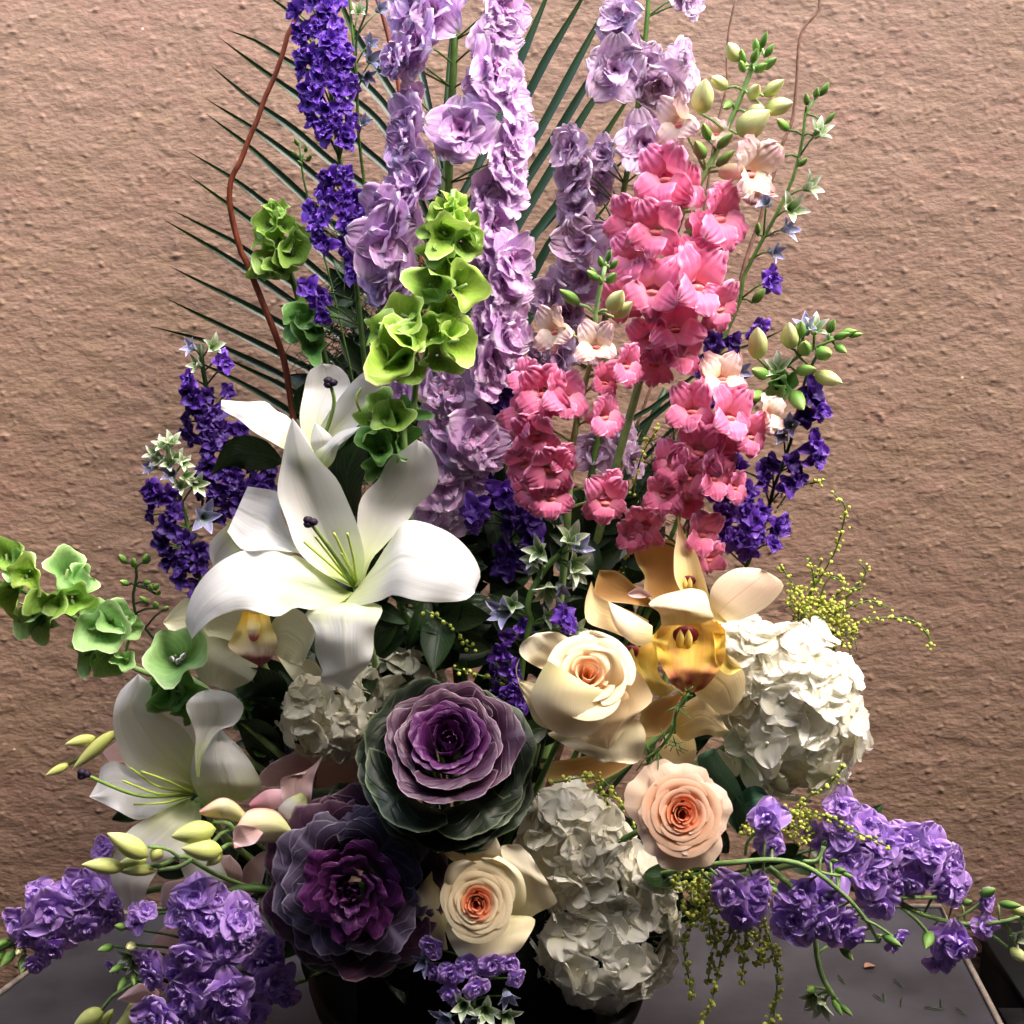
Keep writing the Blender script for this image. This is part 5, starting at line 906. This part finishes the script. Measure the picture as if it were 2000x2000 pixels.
spike('larkspur', 'violet larkspur leaning out at the right below the green snapdragon tip', 'larkspur', [(1622, 650), (1598, 690), (1570, 750), (1545, 860), (1512, 950), (1470, 1080), (1300, 1400), (1020, 1750)], [-2, -2, -2, -1.5, -1, 0], [.0014, .002, .0028], fl, 'vio', g, mat='stem_d')
fl = [(841, 1850, 14, 52, 'stock', -.3, .1), (828, 1880, 14, 40, 'starv', -.6, 0), (880, 1900, 15, 56, 'stock', -.1, -.1), (915, 1888, 15, 52, 'stock', 0, .3), (960, 1885, 15, 56, 'stock', .2, .1), (995, 1878, 14.4, 46, 'stock', .5, .1), (1005, 1910, 14.4, 50, 'stock', .5, -.1), (930, 1930, 15.4, 56, 'stock', 0, -.2), (880, 1940, 15, 50, 'stock', -.4, -.2), (990, 1945, 15, 44, 'starv', .4, -.3), (905, 1965, 16, 46, 'star', -.2, .3), (950, 1975, 16, 50, 'star', .1, .2), (870, 1990, 15.8, 48, 'starv', -.4, 0), (990, 1985, 15.6, 46, 'star', .5, .1), (925, 2000, 16, 50, 'starv', 0, 0), (850, 1900, 14, 44, 'stock', -.6, -.2), (940, 2030, 16, 50, 'star', 0, -.3)]
spike('larkspur', 'violet larkspur with pale tips under the white rose at the bottom', 'larkspur', [(930, 2060), (925, 1950), (925, 1880), (930, 1800)], [15, 14, 11, 2], .0022, fl, 'stock', g)

# ======================= SNAPDRAGONS =======================
g = 'pink snapdragons'
fl = [(1327, 240, 2.5, 96, 'snapc', -.7, .4, 12), (1368, 222, 1.5, 62, 'budc', -.1, 1.2), (1440, 262, 1.5, 66, 'budc', .9, .8), (1466, 335, 2.5, 116, 'snapc', .8, .1, 0), (1400, 260, 0, 60, 'snapc', 0, .6, 0),
      (1300, 345, 3, 118, None, -.4, .3), (1335, 370, 2, 90, None, .2, .4), (1232, 432, 2.5, 100, None, -.8, .1), (1282, 448, 4, 112, None, -.2, .2), (1405, 422, 3, 136, None, .8, .3), (1380, 470, 2.5, 100, None, .6, -.2), (1240, 505, 3, 100, None, -.5, -.1),
      (1275, 565, 4.5, 118, None, -.3, .2), (1362, 555, 5, 142, None, .3, .2), (1405, 600, 4, 96, None, .6, 0), (1215, 585, 3, 92, None, -.6, .1), (1318, 640, 4, 108, None, .1, 0), (1270, 660, 3.5, 94, None, -.2, -.1), (1332, 690, 3, 88, None, .3, -.3), (1278, 712, 3, 84, None, -.2, -.4), (1345, 510, 3.5, 90, None, .3, .4)]
for x, y, s, dx, dz in ((1486, 95, 30, .2, 1.4), (1478, 105, 28, -.3, 1.3), (1494, 112, 26, .6, 1.1), (1440, 118, 38, -.8, 1.0), (1450, 128, 32, -.4, .9), (1468, 125, 32, .1, .8), (1488, 134, 34, .8, .6), (1475, 140, 28, .5, .5), (1452, 140, 28, -.5, .5), (1420, 172, 44, -1.0, .5), (1465, 192, 40, .3, .5), (1492, 188, 44, .9, .6), (1494, 214, 50, 1.1, .2), (1462, 222, 40, .5, .1), (1428, 200, 30, -.5, -.5)):
    fl.append((x, y, 1.5, s, 'budc' if s > 36 and x > 1410 else 'bud', dx, dz))
for x, y, dx in ((1385, 275, -.5), (1400, 290, .6), (1375, 310, -.6), (1398, 325, .8), (1330, 470, .8), (1340, 490, .9), (1318, 500, .5), (1290, 560, .3)): fl.append((x, y, 1.6, 42, 'bud', dx, .8))
spike('snapdragon', 'tallest pink snapdragon with a cream and green budding tip, leaning right', 'snapdragon', C3((1240, 300), (1150, 520), (1060, 740), (950, 980), (830, 1200), (740, 1350), (680, 1550), (600, 1780)) + [(1255, 720), (1180, 1000), (1000, 1750)], [0, 0, 1, 1, 0, -3, -3, -2, 0], [.0022, .0036, .0042, .0045], fl, 'snap', g, mat='stem_l', pr=.0012)
fl = [(1132, 594, 6, 50, 'bud', -1.1, .8), (1190, 606, 7, 50, 'budc', .5, .9), (1200, 620, 6.6, 44, 'budc', .9, .9), (1085, 645, 6.4, 88, 'snapc', -1.0, .5), (1165, 675, 8, 84, 'snapc', .1, .4, 0), (1222, 712, 6.6, 88, None, .8, .4),
      (1062, 765, 8, 112, None, -.5, .2), (1102, 772, 8, 100, None, .1, .3), (1030, 740, 7, 76, None, -.8, .5), (1020, 815, 7.4, 92, None, -.8, .1), (1046, 850, 8, 98, None, -.4, 0), (1180, 812, 7.6, 88, None, .6, .1), (1180, 745, 6.6, 70, None, .6, .4),
      (1024, 905, 7.4, 84, None, -.7, 0), (1075, 915, 8.4, 104, None, -.1, .1), (1100, 895, 8, 66, None, .3, .4), (1075, 970, 8, 92, None, -.1, -.3), (1035, 960, 7.4, 74, None, -.6, -.1), (1182, 978, 7.6, 94, None, .4, -.1), (1190, 945, 7, 66, None, .5, .3)]
for x, y, s, dx, dz in ((1185, 512, 26, .2, 1.4), (1176, 522, 24, -.4, 1.2), (1192, 526, 24, .6, 1.0), (1168, 546, 30, -.9, .7), (1186, 552, 30, .6, .6), (1174, 556, 24, -.2, .5), (1165, 538, 22, -.7, 1.0)): fl.append((x, y, 6.6, s, 'bud', dx, dz))
spike('snapdragon', 'front pink snapdragon with a green tip, just right of centre', 'snapdragon', [(1182, 520), (1165, 600), (1160, 680), (1140, 760), (1120, 860), (1112, 960), (1090, 1200), (1000, 1750)], [6, 6, 6, 5, 2, 0], [.0018, .003, .0038, .004], fl, 'snap', g, mat='stem_l', pr=.0012)
fl = [(1410, 738, 3, 88, 'snapc', .1, .9, 0), (1405, 745, 2.4, 90, None, 0, .8), (1352, 800, 4, 100, None, -.4, .5), (1425, 812, 5, 112, None, .3, .3), (1466, 850, 4, 88, None, .8, 0), (1500, 810, 3, 76, 'snapc', 1.2, .1), (1367, 880, 4.6, 110, None, -.2, .1), (1415, 870, 4.4, 92, None, .3, .1), (1312, 905, 4, 84, None, -.7, .1), (1395, 930, 4.4, 94, None, .2, -.1), (1345, 930, 4.2, 92, None, -.2, -.1),
      (1299, 965, 3.6, 86, None, -.6, -.1), (1435, 950, 3.6, 70, None, .7, -.1), (1261, 1025, 2.6, 92, None, -.5, 0), (1235, 1045, 2, 70, None, -.8, -.1), (1372, 1040, 3, 90, None, .3, -.2), (1385, 1090, 2.6, 66, None, .2, -.3), (1345, 980, 3, 70, None, 0, -.3)]
spike('snapdragon', 'right hand coral pink snapdragon behind the golden orchids', 'snapdragon', [(1440, 760), (1410, 830), (1370, 930), (1350, 1020), (1300, 1200), (1020, 1750)], [2, 2, 2, 1, 0], [.002, .0034, .004], fl, 'snap', g, mat='stem', pr=.0012)
fl = [(1640, 652, 0, 30, 'bud', 1.1, .4), (1655, 656, 0, 26, 'bud', 1.3, .2), (1628, 660, 0, 34, 'bud', .6, .4), (1618, 650, 0, 30, 'bud', .2, 1.0), (1630, 672, .2, 28, 'bud', .6, -.4), (1575, 640, .4, 50, 'starv', -.3, 1.2), (1592, 640, .4, 48, 'star', .1, 1.3), (1545, 680, .6, 52, 'budc', -.4, 1.2), (1572, 690, .6, 50, 'bud', -.2, .4), (1598, 690, .6, 48, 'bud', .3, .2), (1480, 700, 1, 66, 'budc', -.3, 1.2), (1520, 720, .8, 52, 'star', -.2, 1.1), (1500, 735, .8, 46, 'bud', -.9, .5), (1555, 725, .8, 50, 'bud', .5, .2), (1590, 730, .6, 52, 'budc', .9, -.3), (1520, 760, 1.2, 62, 'bells', -.1, -.5), (1548, 765, 1, 50, 'bud', .3, -.4), (1490, 770, 1, 50, 'bud', -.7, -.1), (1535, 745, 1.2, 54, 'belld', .2, .2), (1560, 660, .6, 40, 'bud', .0, .8)]
spike('snapdragon', 'green snapdragon tip with unopened buds bending to the right', 'snapdragon', [(1650, 655), (1600, 675), (1545, 705), (1510, 750), (1470, 790), (1430, 840), (1330, 1050), (1020, 1750)], [-.5, -.4, 0, 0, -1, 0], [.0014, .0028, .0034], fl, 'bud', g, mat='stem', pr=.0012)

# ======================= BELLS OF IRELAND =======================
g = 'bells of ireland'
fl = [(885, 378, 5.4, 44, 'bellb', 0, 1.0), (868, 392, 5.6, 40, 'bellb', -.4, .9), (902, 392, 5.6, 42, 'bellb', .4, .9), (880, 405, 6, 42, 'bellb', -.1, .5), (850, 418, 6, 52, None, -.6, .4), (908, 418, 6, 50, 'bellb', .4, .5), (892, 425, 6.4, 48, 'bellb', 0, .4), (835, 445, 6, 62, None, -.8, .1), (928, 440, 6, 58, None, .8, .2), (868, 452, 7.4, 92, 'bellb', -.05, .05), (915, 475, 6.8, 76, None, .5, -.1), (842, 495, 6.4, 70, None, -.6, -.3), (930, 458, 6, 56, 'bellb', .8, .1),
      (838, 552, 7.6, 106, None, -.2, -.2), (915, 552, 7.4, 106, 'bellb', .5, .1), (880, 520, 6.6, 70, None, .1, -.2), (778, 610, 7.6, 112, 'bellb', -.4, .6), (765, 682, 8.6, 138, 'bellb', -.2, .3), (835, 640, 8, 104, None, .1, .3), (898, 660, 7.6, 104, 'bellb', .4, .2), (860, 700, 7.6, 86, None, .1, -.3), (790, 712, 7.6, 90, None, -.1, -.4), (880, 605, 6.8, 70, None, .4, .3)]
fl = [(f[0] + (862 - f[0]) * .06, f[1] + 4, f[2], f[3] * .88) + tuple(f[4:]) for f in fl]
fl += [(822, 590, 7, 66, None, -.3, .2), (862, 600, 7.2, 60, 'bellb', .2, .5), (800, 655, 8.6, 70, 'bellb', .1, .6), (735, 645, 7.4, 64, None, -.9, .5), (740, 705, 7.4, 66, None, -.7, -.2), (862, 480, 6.8, 52, None, -.2, .7), (888, 500, 6.8, 54, 'bellb', .4, .6), (880, 640, 8, 56, 'bellb', .1, .9)]
spike('bells_of_ireland', 'bright lime green bells of Ireland spike in front of the lavender delphinium', 'flower spike', [(885, 370), (880, 450), (868, 560), (850, 650), (815, 740), (805, 830), (790, 890), (860, 1700)], [5, 5.2, 5.6, 5.6, 3, 0, -1, -1, 0], [.002, .003, .0046, .0048], fl, 'bell', g, mat='stem_l', pr=.0014)
fl = [(767, 812, 7, 84, 'bell', .05, .5), (735, 868, 6.6, 84, 'belld', -.2, .3), (745, 790, 6, 70, 'bell', -.3, .8), (718, 822, 6, 66, 'bell', -.8, .4), (795, 860, 5.4, 70, 'belld', .5, .3), (742, 905, 6, 72, 'belld', -.2, -.1), (800, 800, 5, 64, 'belld', .6, .5)]
spike('bells_of_ireland', 'short green bells with an open cup between the lily petals', 'flower spike', [(765, 780), (768, 850), (760, 920), (760, 1000), (860, 1700)], [5, 4.4, 1, -1, -2, -2, -1, 0], .0035, fl, 'bell', g, mat='stem', pr=.0014)
fl = [(528, 400, -5, 34, 'bell', -.2, 1.1), (548, 402, -5, 34, 'bell', .3, 1.1), (538, 412, -4.8, 36, 'bell', 0, .7), (520, 434, -4.4, 64, None, -.4, .2), (557, 436, -4.6, 54, None, .4, .3), (504, 462, -5, 50, None, -1, -.2), (574, 486, -4.2, 78, None, .4, .1), (522, 500, -4.4, 68, None, -.3, -.3), (512, 530, -4.6, 60, None, -.5, -.4), (548, 525, -4.8, 60, None, .2, -.5), (590, 455, -5, 50, None, 1, .1), (545, 470, -4.8, 56, None, 0, 0)]
fl += [(584, 608, -3.6, 76, 'belld', -.4, .3), (612, 630, -3.2, 72, 'belld', .1, .5), (606, 668, -3.2, 76, 'belld', 0, .1), (632, 618, -3.8, 60, 'belld', .7, .5), (575, 640, -4, 56, 'belld', -.6, -.1)]
spike('bells_of_ireland', 'green bells of Ireland spike against the wall at the upper left of the arrangement', 'flower spike', [(540, 395), (548, 470), (570, 540), (600, 640), (640, 720), (860, 1700)], [-6, -6, -6, -5, -4, 0], .0028, fl, 'bell', g, mat='stem', pr=.0012)
fl = [(12, 1082, 2, 78, 'bell', -.2, .4), (50, 1124, 3.6, 70, 'bellb', -.05, .1), (38, 1105, 2, 66, None, .2, .6), (132, 1112, 2.4, 86, None, .5, .5), (160, 1128, 2, 60, None, .9, .3), (12, 1168, 2.6, 84, 'bell', -.2, -.2), (62, 1205, 2.2, 84, None, -.1, -.4), (92, 1182, 4, 82, 'bell', -.2, .0), (140, 1172, 3.6, 78, 'bell', .3, .2), (80, 1222, 2.4, 70, None, 0, -.5), (200, 1228, 4, 104, None, .1, .2), (225, 1205, 3.4, 80, None, .5, .5), (258, 1228, 3, 56, None, 1, .1), (165, 1280, 3.4, 70, None, -.4, -.1), (212, 1295, 3.2, 80, None, .1, -.4), (242, 1290, 3.6, 44, None, .2, .6), (180, 1200, 2.4, 60, None, 0, .8)]
spike('bells_of_ireland', 'sage green bells of Ireland spike stretching out to the left edge', 'flower spike', [(-60, 1120), (60, 1160), (150, 1210), (240, 1290), (300, 1318), (380, 1330), (520, 1450), (800, 1700)], [1, 1.4, 2, 2.6, 5.5, 3, 1], [.002, .0028, .0032, .0038], fl, 'bells', g, mat='stem_l', pr=.0013)
fl = [(342, 1280, 8.2, 118, 'bells', .05, .55), (345, 1350, 6.6, 96, 'belld', .1, .0), (308, 1345, 6, 76, 'belld', -.4, .0), (370, 1385, 5.6, 72, 'belld', .2, -.2)]
o = spike('bells_of_ireland', 'single open green bell with tiny white florets inside, left of the cream orchid', 'flower spike', [(345, 1300), (365, 1370), (450, 1460), (820, 1700)], [5.6, 5, 3, 1], .003, fl, 'bells', g, mat='stem_l', pr=.0013)
for x, y, tx, ty in ((337, 1292, 334, 1282), (352, 1290, 362, 1275), (346, 1296, 350, 1286)): budat(o, (tx, ty), (x, y), 10, 9.6, M['white_bud'], name='white_floret')
fl = [(500, 1350, 4, 74, 'belld', -.2, .5), (520, 1400, 4.4, 80, 'belld', .2, .2), (480, 1395, 3.8, 66, 'belld', -.4, .1), (505, 1445, 4, 64, 'belld', 0, -.2)]
spike('bells_of_ireland', 'dark green bells tucked between the low lily and the cream hydrangea', 'flower spike', [(500, 1340), (510, 1450), (820, 1720)], [3, 2.6, 1], .003, fl, 'belld', g, mat='stem_d', pr=.0013)

# ======================= STOCK =======================
g = 'purple stocks'
def ds(lst, q, dirx=0): return [(x, y, q + random.uniform(-.8, .8), s * 1.1, 'stock', dx, dz) for x, y, s, dx, dz in lst]
fl = ds([(1497, 1600, 74, -.2, .5), (1507, 1650, 56, .1, 0), (1428, 1738, 84, -.4, 0), (1462, 1765, 84, -.1, -.1), (1475, 1735, 70, .2, .3), (1549, 1795, 92, -.2, 0), (1590, 1770, 84, .1, .2), (1611, 1755, 92, .1, .3), (1640, 1805, 82, .2, -.2), (1600, 1800, 80, 0, -.2), (1560, 1745, 70, 0, .4), (1445, 1790, 66, -.1, -.4), (1670, 1830, 50, .4, -.4)], 10.5)
fl += [(1748, 1838, 10, 56, 'stock', .9, -.2), (1722, 1826, 10, 46, 'bud', 1, -.3), (1640, 1845, 9.6, 42, 'bud', .6, -.4), (1630, 1700, 10.6, 30, 'bud', .6, .4), (1622, 1682, 10.6, 28, 'bud', .5, .6), (1607, 1652, 10.6, 26, 'bud', .2, 1), (1642, 1705, 10.4, 28, 'bud', .8, .1), (1490, 1720, 9, 30, 'bud', .8, .1)]
o = spike('stock', 'purple stock with a long forked pale stem in front at the right', 'stock', D8((1385, 850), (1330, 760), (1250, 670), (1120, 570), (1000, 540), (850, 548), (680, 570), (300, 650)), [10, 11.5, 12, 12, 11.6, 9, 5, 2], [.0016, .0022, .0027, .0032], fl, 'stock', g, mat='stem_l', pr=.0012)
tubes('side_stem', o, M['stem_l'], [(path(D8((970, 570), (1020, 610), (1070, 660)), [11.4, 11.6, 11]), .003), (path(D8((1100, 545), (1150, 540), (1180, 490)), [11.8, 11.6, 11.4]), .0016), (path(D8((1120, 570), (1180, 590), (1240, 600)), [11.8, 11.6, 11.4]), .0014), (path(D8((880, 520), (890, 470), (930, 430)), [10, 10.4, 10.6]), .0014), (path(D8((1320, 760), (1380, 790), (1440, 830)), [11, 10.6, 10.2]), .0013)])
fl = ds([(1642, 1574, 64, 0, .6), (1650, 1620, 76, -.2, .4), (1612, 1640, 60, -.6, .2), (1694, 1612, 76, 0, .5), (1688, 1660, 86, 0, .3), (1730, 1650, 80, .1, .5), (1655, 1680, 84, -.2, .2), (1700, 1705, 84, 0, 0), (1740, 1700, 70, .2, 0), (1720, 1762, 66, 0, -.3), (1590, 1630, 46, -.8, .2), (1750, 1730, 60, .2, -.2), (1700, 1740, 70, 0, -.2)], 6.5)
spike('stock', 'purple stock right of centre behind the forked stem, rising from the yellow sprigs', 'stock', [(1770, 1690), (1700, 1680), (1600, 1680), (1400, 1720), (1150, 1760)], [5, 5, 5, 4, 2], .003, fl, 'stock', g, mat='stem_l')
fl = ds([(1766, 1645, 80, -.2, .6), (1800, 1640, 70, 0, .6), (1822, 1660, 78, .2, .4), (1807, 1705, 84, 0, .1), (1854, 1688, 70, .5, .3), (1868, 1738, 68, .5, -.1), (1780, 1725, 66, -.2, -.2), (1840, 1730, 60, .2, -.2), (1852, 1838, 92, .1, -.3), (1838, 1872, 62, 0, -.6), (1875, 1850, 60, .4, -.2), (1922, 1806, 54, .6, .1), (1925, 1758, 44, .6, .5)], 5)
fl += [(1818, 1820, 5, 50, 'bud', -.6, -.2), (1915, 1748, 5, 44, 'bud', .7, .8), (1950, 1765, 5.4, 48, 'bud', 1, .4), (1970, 1775, 5.4, 46, 'budc', 1.1, .2), (1990, 1785, 5.4, 44, 'bud', 1.1, .0), (1972, 1852, 5.4, 44, 'budc', .9, -.5), (1985, 1830, 5.2, 38, 'star', .8, .2), (1880, 1765, 5, 30, 'bud', .5, .6), (2005, 1800, 5, 50, 'star', 1, 0)]
o = spike('stock', 'outermost purple stock reaching towards the right edge', 'stock', D8((1930, 745), (1860, 772), (1700, 780), (1550, 745), (1430, 690), (1200, 640), (700, 660)), [5, 5, 5.4, 6, 5, 2], [.002, .003, .0036], fl, 'stock', g, mat='stem_l')
tubes('side_stem', o, M['stem_l'], [(path(D8((1700, 790), (1800, 820), (1870, 870)), [5, 5, 5.2]), .0017), (path(D8((1680, 760), (1730, 730), (1770, 700)), [5, 5, 5]), .0014), (path(D8((1470, 720), (1530, 770), (1580, 830)), [5.6, 5.6, 5.4]), .0017), (path(D8((1420, 680), (1500, 682), (1600, 680)), [6, 6, 5.6]), .002)])
fl = [(1588, 1948, 6, 44, 'star', -.6, -.2), (1605, 1965, 6, 50, 'star', -.1, -.8), (1625, 1950, 6, 38, 'bud', .5, -.6), (1640, 1962, 6, 34, 'bud', .8, -.5), (1635, 1840, 7, 40, 'bud', .7, .2), (1590, 1930, 6, 36, 'bud', -.8, .3)]
spike('stock', 'bare pale stem with small green buds hanging down over the slate', 'stock', D8((1215, 1060), (1170, 980), (1150, 900), (1140, 830), (1080, 700), (800, 600), (500, 620)), [6, 7, 8, 9, 8, 4, 2], .0026, fl, 'bud', g, mat='stem_l', pr=.0014)
fl = ds([(174, 1732, 88, 0, .2), (205, 1745, 66, .4, .3), (102, 1778, 98, 0, .2), (74, 1745, 60, -.2, .9), (40, 1802, 66, -.6, .2), (158, 1785, 80, 0, -.2), (108, 1825, 76, 0, -.5), (170, 1812, 66, .2, -.4), (98, 1850, 66, 0, -.6), (60, 1830, 60, -.3, -.4), (203, 1656, 44, 0, .6), (135, 1745, 60, 0, .6), (215, 1790, 60, .5, -.2), (72, 1882, 50, -.1, -.6), (225, 1760, 50, .6, 0)], 4.5)
fl += [(20, 1835, 4, 40, 'bud', -1, 0), (30, 1855, 4, 42, 'bud', -.7, -.5), (10, 1860, 4, 40, 'bud', -1, -.4), (50, 1862, 4, 44, 'bud', 0, -.6), (45, 1850, 4.4, 36, 'budc', 0, 0)]
spike('stock', 'purple stock lying to the left edge, lowest at the far left', 'stock', [(-40, 1870), (30, 1840), (120, 1800), (220, 1760), (400, 1730), (820, 1780)], [3, 3.4, 4, 4, 3, 1], .003, fl, 'stock', g, mat='stem')
fl = ds([(384, 1752, 82, 0, .6), (355, 1782, 66, -.6, .3), (409, 1798, 88, .1, .2), (372, 1810, 74, -.3, 0), (425, 1760, 60, .4, .5), (467, 1789, 84, .5, .3), (484, 1820, 78, .6, 0), (450, 1850, 76, .3, 0), (400, 1850, 80, 0, 0), (372, 1868, 76, -.3, 0), (348, 1900, 66, -.5, 0), (406, 1915, 104, 0, .1), (449, 1930, 84, .3, -.1), (362, 1950, 80, -.3, -.1), (417, 1965, 86, 0, -.2), (305, 1982, 84, -.4, 0), (335, 1990, 80, -.2, -.2), (380, 2000, 80, 0, -.3), (450, 1985, 80, .2, -.3), (290, 1882, 60, -.4, .1), (300, 1910, 50, -.4, -.2), (268, 1794, 54, -.3, .6), (285, 1780, 40, 0, .7)], 12)
fl += ds([(507, 1880, 80, .5, .1), (525, 1850, 60, .6, .3), (535, 1915, 80, .6, -.1), (500, 1930, 80, .3, -.2), (550, 1940, 60, .7, -.2), (490, 1970, 80, .3, -.3)], 8)
fl += [(x, y, 11, s, kk, dx, dz) for x, y, s, kk, dx, dz in ((246, 1812, 44, 'bud', -.4, .6), (222, 1848, 40, 'bud', -.8, .4), (262, 1845, 42, 'budc', -.2, .4), (250, 1868, 36, 'star', -.4, 0), (240, 1885, 34, 'bud', -.6, -.1), (262, 1882, 34, 'star', .1, -.2), (245, 1908, 34, 'bud', -.3, -.5), (260, 1902, 30, 'bud', .2, -.5), (221, 1888, 32, 'stock', -.8, -.1))]
spike('stock', 'large purple stock cluster at the bottom left below the lower kale', 'stock', [(330, 2040), (390, 1930), (410, 1830), (420, 1770), (480, 1735), (620, 1760), (860, 1820)], [9, 10, 10, 9, 8, 4, 1], .004, fl, 'stock', g, mat='stem', pr=.0012)

# ======================= SOLIDAGO =======================
g = 'sprays of yellow green beads'
def beads(label, lines, qb, stem='stem', r=4.2, dense_=1.0, cloud=None, basept=(1000, 1700)):
    o = thing('solidago_spray', label, 'filler flower', P(lines[0][0][0], lines[0][0][1], qb), g)
    ps, parts = [], []
    bg_ = revolve([(.02, -.9), (.75, -.5), (1, .1), (.6, .8), (.05, 1.1)], 6)
    def bead(c, k):
        s = k * r * random.uniform(.7, 1.2); d = Vector(RS.randn(3)).normalized(); z = d.to_track_quat('Z', 'Y').to_matrix()
        parts.append(([tuple(Vector(c) + z @ Vector(v) * s) for v in bg_[0]], bg_[1], bg_[2]))
    for ln in lines:
        p_ = path(ln, [qb, qb + random.uniform(-.5, 1.2)]); ps.append((p_, .0008)); k = K(p_[0])
        L = sum(np.linalg.norm(np.diff(p_, axis=0), axis=1)); n = int(L / k / 6.2 * dense_)
        for i in range(n):
            t_ = i / n; c = p_[min(len(p_) - 1, int(t_ * len(p_)))] + (p_[min(len(p_) - 1, int(t_ * len(p_)) + 1)] - p_[min(len(p_) - 1, int(t_ * len(p_)))]) * random.random()
            bead(c + RS.randn(3) * k * 4.6, k)
    if cloud:
        for (cx, cy, rx, ry, m) in cloud:
            for _ in range(m):
                a, rr = random.random() * 6.283, math.sqrt(random.random()); bx, by = cx + rx * rr * math.cos(a), cy + ry * rr * math.sin(a); q1 = qb + random.uniform(-1.5, 1.5)
                c = P(bx, by, q1); bead(c, K(c))
                if random.random() < .2: ps.append((np.array([c, c + (RS.randn(3) + [0, 0, -1.2]) * .006]), .0005))
    tubes('stem', o, M[stem], ps, 5)
    V, F, UV = merge(parts); x = wpart('beads', V, F, UV, M['bead'], o); x['kind'] = 'stuff'
beads('widest spray of yellow green beads against the wall above the large hydrangea', [D5((860, 1000), (900, 860), (1000, 690), (1065, 570), (1110, 430), (1130, 290), (1060, 210)), D5((1050, 1080), (1150, 1060), (1230, 1010), (1400, 985), (1560, 1010), (1650, 1100), (1670, 1165)), D5((1050, 1000), (1130, 880), (1220, 770), (1260, 700), (1220, 640)),
       D5((1000, 960), (1150, 920), (1280, 880), (1400, 920)), D5((880, 1000), (850, 860), (790, 760), (720, 655)), D5((950, 950), (1000, 780), (1060, 730), (1140, 790)), D5((900, 850), (930, 740), (900, 610)), D5((930, 800), (960, 680), (990, 620)), D5((1050, 900), (1100, 820), (1240, 800))], -3, r=4.0, cloud=[(1600, 1195, 55, 30, 190), (1640, 1235, 35, 35, 110), (1560, 1170, 30, 25, 60)])
beads('short bead sprig standing by the violet larkspur at the right', [D5((700, 300), (820, 145), (900, 145), (1010, 120))], -2, r=4.0)
beads('bead sprig arching through the dark centre below the big lily', [D3((1120, 1700), (1060, 1640), (940, 1590), (830, 1590), (740, 1480), (640, 1400), (505, 1320)), D3((1090, 1880), (1000, 1840), (840, 1790), (720, 1765))], 6, r=4.4, dense_=.8)
beads('bead sprigs hanging over the slate under the purple stock', [D8((720, 560), (700, 700), (650, 850), (680, 1060)), D8((800, 560), (830, 780), (790, 900), (760, 1050), (715, 1170)), D8((900, 600), (990, 900), (1000, 1000), (985, 1180)), D8((880, 620), (880, 850), (865, 1000)), D8((950, 620), (930, 930)), D8((1000, 1040), (960, 1180)), D8((750, 900), (740, 1000))], 9, r=4.8, dense_=1.25, cloud=[(1370, 1770, 38, 50, 120), (1430, 1830, 50, 35, 90), (1340, 1720, 30, 22, 40), (1500, 1860, 25, 20, 40)], stem='stem_l')
beads('bead sprigs between the large hydrangea and the purple stock', [D8((1040, 430), (1100, 320), (1190, 260), (1255, 185)), D8((1000, 350), (1080, 360), (1200, 380), (1290, 430), (1420, 490)), D8((860, 430), (930, 360), (1020, 340))], 7.5, r=4.4, dense_=1.2, cloud=[(1545, 1600, 45, 26, 70), (1560, 1630, 30, 20, 30), (1460, 1620, 14, 14, 14)])
beads('bead sprigs between the cream rose and the low hydrangea', [D8((420, 330), (320, 230), (150, 250)), D8((380, 380), (340, 280), (290, 210)), D8((300, 280), (430, 330), (460, 430))], 7, r=4.2)
beads('thin bead sprig behind the pink snapdragons right of centre', [D3((1900, 1400), (1950, 1150), (2050, 850), (2150, 600)) , [(1230, 1020), (1250, 900), (1290, 830)]], -4, r=4.0)
# fine green sprig under the golden orchid
o = thing('fern_sprig', 'small feathery green sprig hanging below the front golden orchid', 'fern', P(1330, 1345, 9), None)
ps = [(path(D4((1330, 1370), (1240, 1520), (1220, 1640), (1110, 1790), (1020, 1880)), [11, 11, 11, 10]), .0014)]
for k in range(60):
    (x, y), = D4(random.choice([(1310, 1390), (1270, 1480), (1060, 1820), (1100, 1830), (1180, 1740), (1250, 1770), (1030, 1880), (1080, 1880)])); c = P(x + random.uniform(-8, 8), y + random.uniform(-8, 8), 11)
    ps.append((np.array([c, c + RS.randn(3) * .005]), [.0007, .0004]))
tubes('stem', o, M['stem'], ps, 4)
